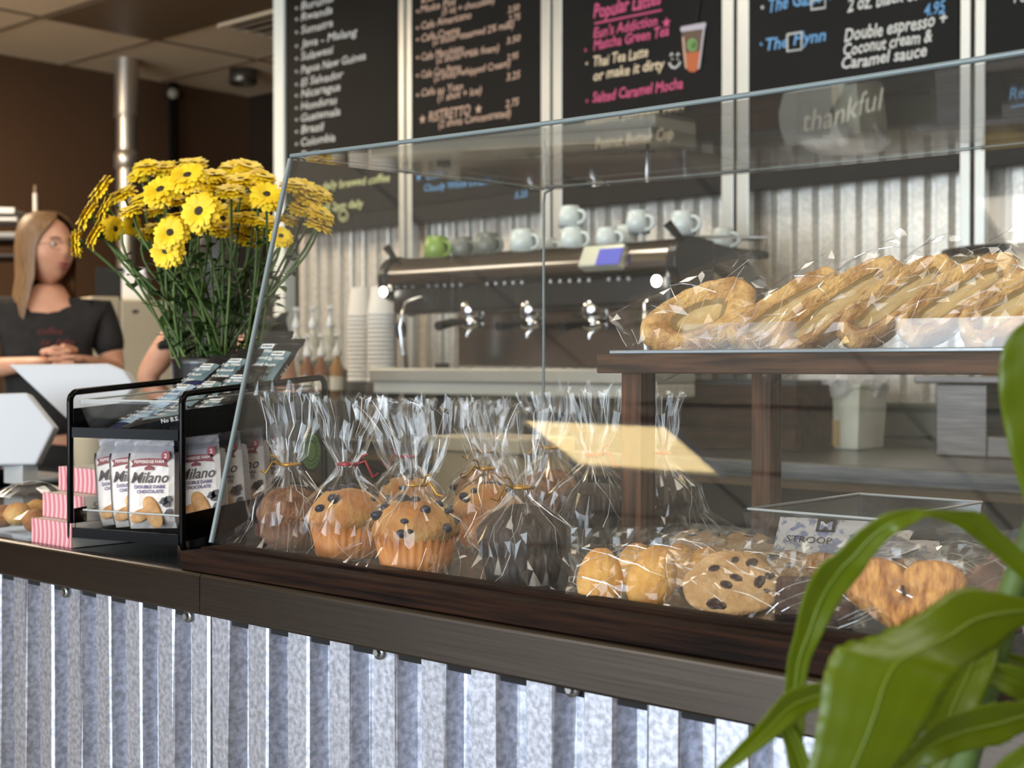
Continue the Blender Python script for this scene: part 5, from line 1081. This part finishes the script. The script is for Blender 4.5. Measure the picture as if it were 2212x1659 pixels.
def person(label, base, face, H, skin, hairc, shirtc, pantc, arms, head_turn=0, hair_len=.27, shirt_text=False, glasses=False, sleeve=.62):
    """arms: ((elbow, wrist), (elbow, wrist)) for the -x and +x side in local metres; local -y is forward"""
    o = thing('person', label, 'person', base, 0); ang = math.atan2(face[1], face[0])+PI/2; o.rotation_euler = (0, 0, ang); k = H/1.65
    SK, HR, SH, PN = skin, hairc, shirtc, pantc
    z = lambda v: v*k
    sh = [V((-.165*k, .01, z(1.335))), V((.165*k, .01, z(1.335)))]
    nodes = [((0, 0, z(.90)), (.145*k, .105*k)), ((0, 0, z(1.03)), (.125*k, .09*k)), ((0, -.008, z(1.18)), (.135*k, .095*k)), ((0, 0, z(1.31)), (.115*k, .08*k)), ((0, .005, z(1.375)), (.056*k, .056*k)), ((0, -.01, z(1.44)), (.05*k, .052*k))]
    edges = [(0, 1), (1, 2), (2, 3), (3, 4), (4, 5)]
    for s in (0, 1):
        e, w_ = [V(p) for p in arms[s]]; i = len(nodes); mid = e.lerp(w_, .45)
        nodes += [(tuple(sh[s]), (.052*k, .052*k)), (tuple(sh[s].lerp(e, .45)), (.043*k, .045*k)), (tuple(e), (.036*k, .038*k)), (tuple(mid), (.034*k, .034*k)), (tuple(w_), (.022*k, .026*k))]
        d = (w_-e).normalized(); nodes += [(tuple(w_+d*.035*k), (.018*k, .036*k)), (tuple(w_+d*.075*k), (.014*k, .036*k))]
        edges += [(3, i)]+[(i+q, i+q+1) for q in range(6)]
    for s in (-1, 1):
        i = len(nodes); nodes += [((s*.085*k, 0, z(.84)), (.088*k, .09*k)), ((s*.09*k, -.005, z(.48)), (.056*k, .06*k)), ((s*.09*k, .012, z(.28)), (.05*k, .052*k)), ((s*.09*k, .02, z(.085)), (.034*k, .038*k)), ((s*.095*k, -.09, z(.035)), (.035*k, .028*k)), ((s*.098*k, -.15, z(.025)), (.03*k, .02*k))]
        edges += [(0, i)]+[(i+q, i+q+1) for q in range(5)]
    b = MB(); b.mesh(skin_part(nodes, edges), SK, smooth=True)
    # fingers rooted in the palm
    for s in (0, 1):
        e, w_ = [V(p) for p in arms[s]]; d = (w_-e).normalized(); side = d.cross(V((0, 0, 1))).normalized(); up = side.cross(d)
        for q, ln in enumerate((.062, .072, .068, .054)):
            r0 = w_+d*.078*k+up*(.026-.0175*q)*k; f = d.copy(); pts = [r0]
            inn = side if (side.dot(V((-w_.x, 0, 0))) > 0 or True) else -side
            inn = inn if inn.dot(V((0, .3, -.1))+V((-1 if s else 1, 0, 0))*.0) > 0 else -inn
            for c_ in range(3):
                f = (f+inn*.45).normalized(); pts.append(pts[-1]+f*ln*k*(.42, .32, .26)[c_])
            nd = [(tuple(p), r*k) for p, r in zip(pts, (.0092, .0085, .0078, .0065))]; b.mesh(skin_part(nd, [(0, 1), (1, 2), (2, 3)], sub=1), SK, smooth=True)
        r0 = w_+d*.03*k+up*.028*k; f = (d*1.0+up*.25+V((-.5 if s else .5, 0, 0))).normalized(); nd = [(tuple(r0), .012*k), (tuple(r0+f*.03*k), .0105*k), (tuple(r0+f*.05*k+d*.02*k), .008*k)]; b.mesh(skin_part(nd, [(0, 1), (1, 2)], sub=1), SK, smooth=True)
    # head with modelled face
    hc = V((0, -.018*k, z(1.535))); HR_ = Matrix.Rotation(head_turn, 3, 'Z'); HT = lambda p: hc + HR_ @ V(p)
    def hf(p, q):
        f = max(0, -p.y); x, zz = p.x, p.z; q = V(q)
        q.x *= 1-.24*max(0, -zz-.1)**1.2; q.y += .010*k*max(0, zz-.2)*f*0
        q.y -= k*.020*math.exp(-(x/.16)**2-((zz+.08)/.17)**2)*f                     # nose
        q.y += k*.009*f*(math.exp(-((x-.38)/.16)**2-((zz-.12)/.11)**2)+math.exp(-((x+.38)/.16)**2-((zz-.12)/.11)**2))  # eye hollows
        q.y -= k*.005*f*math.exp(-(x/.5)**2-((zz-.27)/.08)**2)                       # brow
        q.y -= k*.006*f*math.exp(-(x/.30)**2-((zz+.44)/.09)**2); q.y -= k*.010*f*math.exp(-(x/.3)**2-((zz+.82)/.16)**2)   # mouth, chin
        q.x += k*.004*(math.exp(-((x-.8)/.3)**2-((zz+.15)/.25)**2)-math.exp(-((x+.8)/.3)**2-((zz+.15)/.25)**2))
        return q
    b.ell(hc, (.072*k, .092*k, .112*k), SK, 40, 32, R=HR_, fn=hf)
    for s in (-1, 1): b.ell(HT((s*.073*k, .012*k, -.004*k)), (.008*k, .016*k, .028*k), SK, 10, 8, R=HR_)
    b.build('body', o)
    EW = mat('eye_white', '#d8d3cc', .3); EI = mat('eye_iris', '#2b2a26', .3)
    for s in (-1, 1):
        b = MB()
        b.ell(HT((s*.029*k, -.0755*k, .013*k)), (.0125*k, .008*k, .0068*k), EW, 12, 8, R=HR_); b.ell(HT((s*.029*k, -.0815*k, .013*k)), (.0052*k, .004*k, .0058*k), EI, 10, 6, R=HR_)
        b.tube([HT((s*x*k, y*k, zz*k)) for x, y, zz in ((.012, -.089, .030), (.028, -.088, .036), (.044, -.076, .031))], .0026*k, HR, seg=6)
        b.build('eye', o)
    b = MB(); LIP = mat('lips', '#9a5450', .4); b.ell(HT((0, -.0885*k, -.047*k)), (.022*k, .007*k, .0042*k), LIP, 14, 8, R=HR_); b.ell(HT((0, -.0885*k, -.058*k)), (.019*k, .007*k, .005*k), LIP, 14, 8, R=HR_); b.build('mouth', o)
    if glasses:
        b = MB()
        for s in (-1, 1): b.tube([HT((s*.031*k+.022*k*math.cos(a), -.096*k+.004*abs(math.cos(a)), .010*k+.016*k*math.sin(a))) for a in [PI*q/8 for q in range(17)]], .0011, mat('glasses_frame', '#4b4340', .3, .5), seg=5); b.tube([HT((s*.053*k, -.094*k, .014*k)), HT((s*.074*k, -.01*k, .014*k))], .001, mat('glasses_frame', '#4b4340', .3, .5), seg=5)
        b.build('glasses', o)
    # hair: shell over the skull that falls behind the shoulders
    b = MB(); rows = []; n = 26
    for zz, rr, op in ((.126, .006, 0), (.122, .040, 0), (.108, .064, .12), (.085, .080, .42), (.05, .0875, .78), (.01, .0895, 1.0), (-.04, .089, 1.05), (-.09, .088, 1.08), (-.13, .092, 1.15), (-.13-hair_len*.35, .100, 1.3), (-.13-hair_len*.7, .106, 1.5), (-.13-hair_len, .09, 1.8)):
        row = []
        for q in range(n+1):
            a = -PI/2+op+(2*PI-2*op)*q/n; yy = 1.17*math.sin(a)*rr; below = max(0, -zz-.1)
            row.append(HT((rr*math.cos(a)*k*(1+.03*math.sin(q*2.1)), (yy*k*(1+.03*math.sin(q*3))+.012*k+.10*below), zz*k)))
        rows.append(row)
    b.grid(rows, HR, True); b.grid([[hc+(p-hc)*.94 for p in r] for r in rows], HR, True, flip=True); b.build('hair', o)
    # shirt
    nd = [((0, 0, z(.91)), (.178*k, .142*k)), ((0, 0, z(1.03)), (.148*k, .112*k)), ((0, -.010, z(1.18)), (.150*k, .112*k)), ((0, .0, z(1.285)), (.130*k, .092*k)), ((0, .006, z(1.325)), (.095*k, .070*k))]; ed = [(0, 1), (1, 2), (2, 3), (3, 4)]
    for s in (0, 1):
        e = V(arms[s][0]); i = len(nd); nd += [(tuple(sh[s]+V((0, 0, -.004))), (.066*k, .064*k)), (tuple(sh[s].lerp(e, .35)), (.058*k, .06*k)), (tuple(sh[s].lerp(e, sleeve)), (.052*k, .054*k))]; ed += [(3, i), (i, i+1), (i+1, i+2)]
    b = MB(); b.mesh(skin_part(nd, ed), SH, smooth=True); b.build('shirt', o)
    if shirt_text:
        b = MB(); RT_ = mat('shirt_print', '#6a2a2a', .8)
        for q, (s, w_) in enumerate((('coffee', .075), ('is life', .10))): b.text(s, RT_, frame((.0-.03+q*.01, -.128*k-.001*q, z(1.262-.035*q)), (1, 0, 0), (0, -.1, 1), (0, -1, 0)), size=.03, width=w_, shear=.3)
        b.build('shirt_print', o)
    nd = [((0, 0, z(.95)), (.175*k, .140*k)), ((0, 0, z(.84)), (.180*k, .145*k))]; ed = [(0, 1)]
    for s in (-1, 1):
        i = len(nd); nd += [((s*.088*k, 0, z(.74)), (.098*k, .1*k)), ((s*.09*k, -.005, z(.48)), (.072*k, .075*k)), ((s*.09*k, .012, z(.1)), (.06*k, .065*k))]; ed += [(1, i), (i, i+1), (i+1, i+2)]
    b = MB(); b.mesh(skin_part(nd, ed), PN, smooth=True); b.build('trousers', o)
    return o
SKN = mat('skin', '#c98f6e', .5, col2='#d6a084', scale=14, sss=.08); SHB = mat('shirt_black', '#171514', .85, col2='#221f1d', scale=30); PNT = mat('trousers_dark', '#15161b', .8)
pc = at(104, 620, 4.55); f_ = (-FW*1.0+RT*.30); 
person('woman with long light brown hair, glasses and black top behind the registers, hands clasped', (pc.x, pc.y, 0), (f_.x, f_.y), 1.635, SKN, mat('hair_light_brown', '#6b4a2c', .5, col2='#8d6a45', scale=6, stretch=(30, 30, 3)), SHB, PNT, (((-.245, -.05, 1.135), (-.035, -.27, 1.16)), ((.205, -.03, 1.135), (.10, -.25, 1.165))), head_turn=.62, shirt_text=True, glasses=True, sleeve=.80)
pc = at(492, 640, 4.0); f_ = (FW*.9+RT*.35)
person('person in dark top behind the flowers, only one bare bent arm showing', (pc.x, pc.y, 0), (f_.x, f_.y), 1.55, SKN, mat('hair_dark', '#1d1410', .5), mat('top_dark', '#14110f', .9), PNT, (((-.15, -.08, 1.06), (-.05, -.26, 1.0)), ((.265, .02, 1.115), (.14, -.06, .95))), sleeve=.18)
# ================================================================== plant in front, bottom right
pl = at(2080, 1950, .84)
plant = t = thing('potted_plant', 'leafy green plant with broad arching leaves in the right front corner', 'plant', (pl.x, pl.y, 0))
def leaf_mat():
    m = mat('leaf_green', '#4e6006', .33, col2='#66780c', scale=2.2, spec=.5); nt = m.node_tree; b = nt.nodes['Principled BSDF']; out = nt.nodes['Material Output']
    tr = nt.nodes.new('ShaderNodeBsdfTranslucent'); tr.inputs[0].default_value = lin('#93a00a'); mx_ = nt.nodes.new('ShaderNodeMixShader'); mx_.inputs[0].default_value = .38
    nt.links.new(b.outputs[0], mx_.inputs[1]); nt.links.new(tr.outputs[0], mx_.inputs[2]); nt.links.new(mx_.outputs[0], out.inputs[0]); return m
LG = leaf_mat(); LV = mat('leaf_vein', '#5f7212', .35)
def catmull(ps, n):
    out = []; m = len(ps)
    for i in range(m-1):
        p0, p1, p2, p3 = ps[max(0, i-1)], ps[i], ps[i+1], ps[min(m-1, i+2)]
        for k in range(n):
            u = k/n; out.append(tuple(.5*((2*b_)+(-a_+c_)*u+(2*a_-5*b_+4*c_-d_)*u*u+(-a_+3*b_-3*c_+d_)*u**3) for a_, b_, c_, d_ in zip(p0, p1, p2, p3)))
    return out+[ps[-1]]
def leaf(pts, fold=.25, wave=.06, seed=0, label=None, roll=0):
    """pts: (px, py, distance, half width in pixels) along the midrib"""
    sm = catmull(pts, 8); C = [at(p[0], p[1], p[2]) for p in sm]; b = MB(); rows = []; rn = random.Random(seed)
    for i, p in enumerate(sm):
        tg = (C[min(i+1, len(C)-1)]-C[max(i-1, 0)]).normalized(); v = (C[i]-CAM).normalized(); sd = tg.cross(v).normalized(); nn = sd.cross(tg)
        sd = (sd*math.cos(roll)+nn*math.sin(roll)); nn = sd.cross(tg); hw = max(.0008, p[3])*p[2]/FPX; row = []
        for j in range(-5, 6):
            u = j/5; wv = wave*hw*math.sin(i*.8+seed+u)*abs(u)**2
            row.append(C[i]+sd*hw*u-nn*(fold*hw*(abs(u)**1.3)+wv-.012*hw*math.cos(u*18))-pl*0)
        rows.append(row)
    b.grid(rows, LG, True); b.v = [V(v)-t.location for v in b.v]
    b.tube([V(C[i])-t.location+(C[i]-CAM).normalized()*-.0006 for i in range(len(C))], .001, LV, seg=5, radii=[max(.0003, min(0.0009, sm[i][3]*sm[i][2]/FPX*.03)) for i in range(len(C))])
    o = b.build('leaf', t, solid=.0007)
    if label: o['label'] = label
    return o
def leaf_pairs(prs, fold=.2, seed=0, wave=.05):
    """leaf blade from its two edges: (px, py, px, py, distance) along its length"""
    sm = catmull(prs, 7); b = MB(); rows = []; mid = []; rn = random.Random(seed)
    for i, p in enumerate(sm):
        A, B = at(p[0], p[1], p[4]), at(p[2], p[3], p[4]); c = A.lerp(B, .5); hw = (B-A).length/2; nn = (CAM-c).normalized(); row = []
        for j in range(-5, 6):
            u = j/5; k = fold*hw*(abs(u)**1.3)+wave*hw*math.sin(i*.7+seed+u*1.3)*abs(u)+.012*hw*math.cos(u*19)
            row.append(c+(B-A)*(u/2)+nn*k-t.location+V((0, 0, .03*hw*math.sin(i*1.9+seed)*abs(u)**4)))
        rows.append(row); mid.append(row[5]+nn*.0005)
    b.grid(rows, LG, True); b.tube(mid, .0007, LV, seg=5, radii=[.0007*max(.2, 1-i/len(mid)) for i in range(len(mid))])
    return b.build('leaf', t, solid=.0007)
leaf_pairs([(1900, 1985, 1912, 1985, .84), (1740, 1770, 1775, 1765, .83), (1704, 1659, 1736, 1659, .82), (1692, 1560, 1739, 1560, .815), (1700, 1440, 1746, 1445, .81), (1716, 1370, 1776, 1372, .805), (1735, 1290, 1816, 1296, .80), (1768, 1225, 1862, 1238, .79), (1806, 1196, 1880, 1210, .785), (1852, 1150, 1915, 1168, .78), (1908, 1112, 1940, 1150, .775), (1962, 1101, 1975, 1130, .775), (2005, 1101, 2006, 1117, .775), (2060, 1103, 2050, 1130, .78), (2118, 1108, 2088, 1150, .785), (2160, 1148, 2124, 1178, .79), (2212, 1196, 2176, 1222, .795), (2300, 1300, 2280, 1315, .80)], .25, 1)
leaf_pairs([(2420, 1440, 2425, 1430, .80), (2330, 1335, 2340, 1310, .79), (2215, 1350, 2205, 1290, .77), (2150, 1402, 2078, 1270, .755), (2112, 1424, 1992, 1322, .745), (2088, 1440, 1890, 1372, .735), (2066, 1468, 1812, 1396, .73), (2040, 1505, 1782, 1450, .727), (2008, 1560, 1770, 1530, .725), (1972, 1615, 1758, 1600, .725), (1930, 1670, 1742, 1680, .725), (1850, 1790, 1740, 1790, .73), (1780, 1890, 1770, 1890, .73)], -.10, 2, .03)
leaf([(2400, 1700, .86, 10), (2330, 1300, .84, 40), (2275, 1050, .83, 66), (2240, 900, .825, 70), (2224, 800, .82, 64), (2218, 735, .82, 42), (2222, 692, .82, 3)], fold=.15, seed=3)
leaf_pairs([(1960, 1455, 1960, 1475, .80), (1860, 1455, 1850, 1490, .79), (1773, 1474, 1760, 1532, .785), (1701, 1494, 1716, 1560, .78), (1640, 1562, 1668, 1600, .775), (1556, 1652, 1592, 1655, .77), (1500, 1712, 1505, 1716, .77)], .3, 4)
leaf([(2420, 1620, .84, 12), (2290, 1520, .83, 30), (2205, 1478, .82, 34), (2135, 1455, .82, 22), (2068, 1462, .82, 3)], fold=.4, seed=5)
leaf([(2420, 1560, .85, 10), (2290, 1470, .84, 18), (2210, 1436, .84, 18), (2150, 1420, .84, 12), (2110, 1425, .84, 2)], fold=.4, seed=6)
leaf_pairs([(2400, 1500, 2400, 1520, .80), (2300, 1505, 2300, 1570, .795), (2212, 1514, 2212, 1582, .79), (2139, 1520, 2165, 1608, .785), (2075, 1540, 2090, 1622, .78), (2015, 1566, 2030, 1645, .775), (1956, 1634, 1975, 1668, .775), (1890, 1720, 1900, 1725, .775)], .3, 7, .08)
leaf([(2180, 1280, .84, 8), (2130, 1370, .83, 34), (2095, 1450, .82, 46), (2060, 1525, .815, 48), (2030, 1610, .81, 36), (2010, 1700, .81, 4)], fold=.2, seed=8)
leaf([(2330, 1590, .78, 10), (2240, 1630, .77, 30), (2170, 1700, .77, 40), (2110, 1790, .77, 4)], fold=.3, seed=9)
leaf([(1905, 1990, .83, 5), (1775, 1760, .82, 14), (1712, 1600, .815, 20), (1690, 1560, .81, 3)], fold=.3, seed=10)
b = MB(); b.tube([V((0, 0, .62)), V((.01, .0, .75)), V((-.01, .01, .9)), V((.02, .02, 1.02)), V((.05, .03, 1.12))], .009, STEM, seg=10, radii=[.013, .012, .010, .008, .005]); b.build('stem', t)
b = MB(); b.lathe([(0, 0), (.085, 0), (.10, .02), (.115, .60), (.118, .62), (.106, .62), (.10, .585), (0, .58)], mat('pot_dark', '#33302d', .6), seg=32); b.build('pot', t)
b = MB(); b.lathe([(0, .59), (.099, .588)], mat('potting_soil', '#2b1f16', .95, bump=.8, scale=80), seg=32); b.build('soil', t)
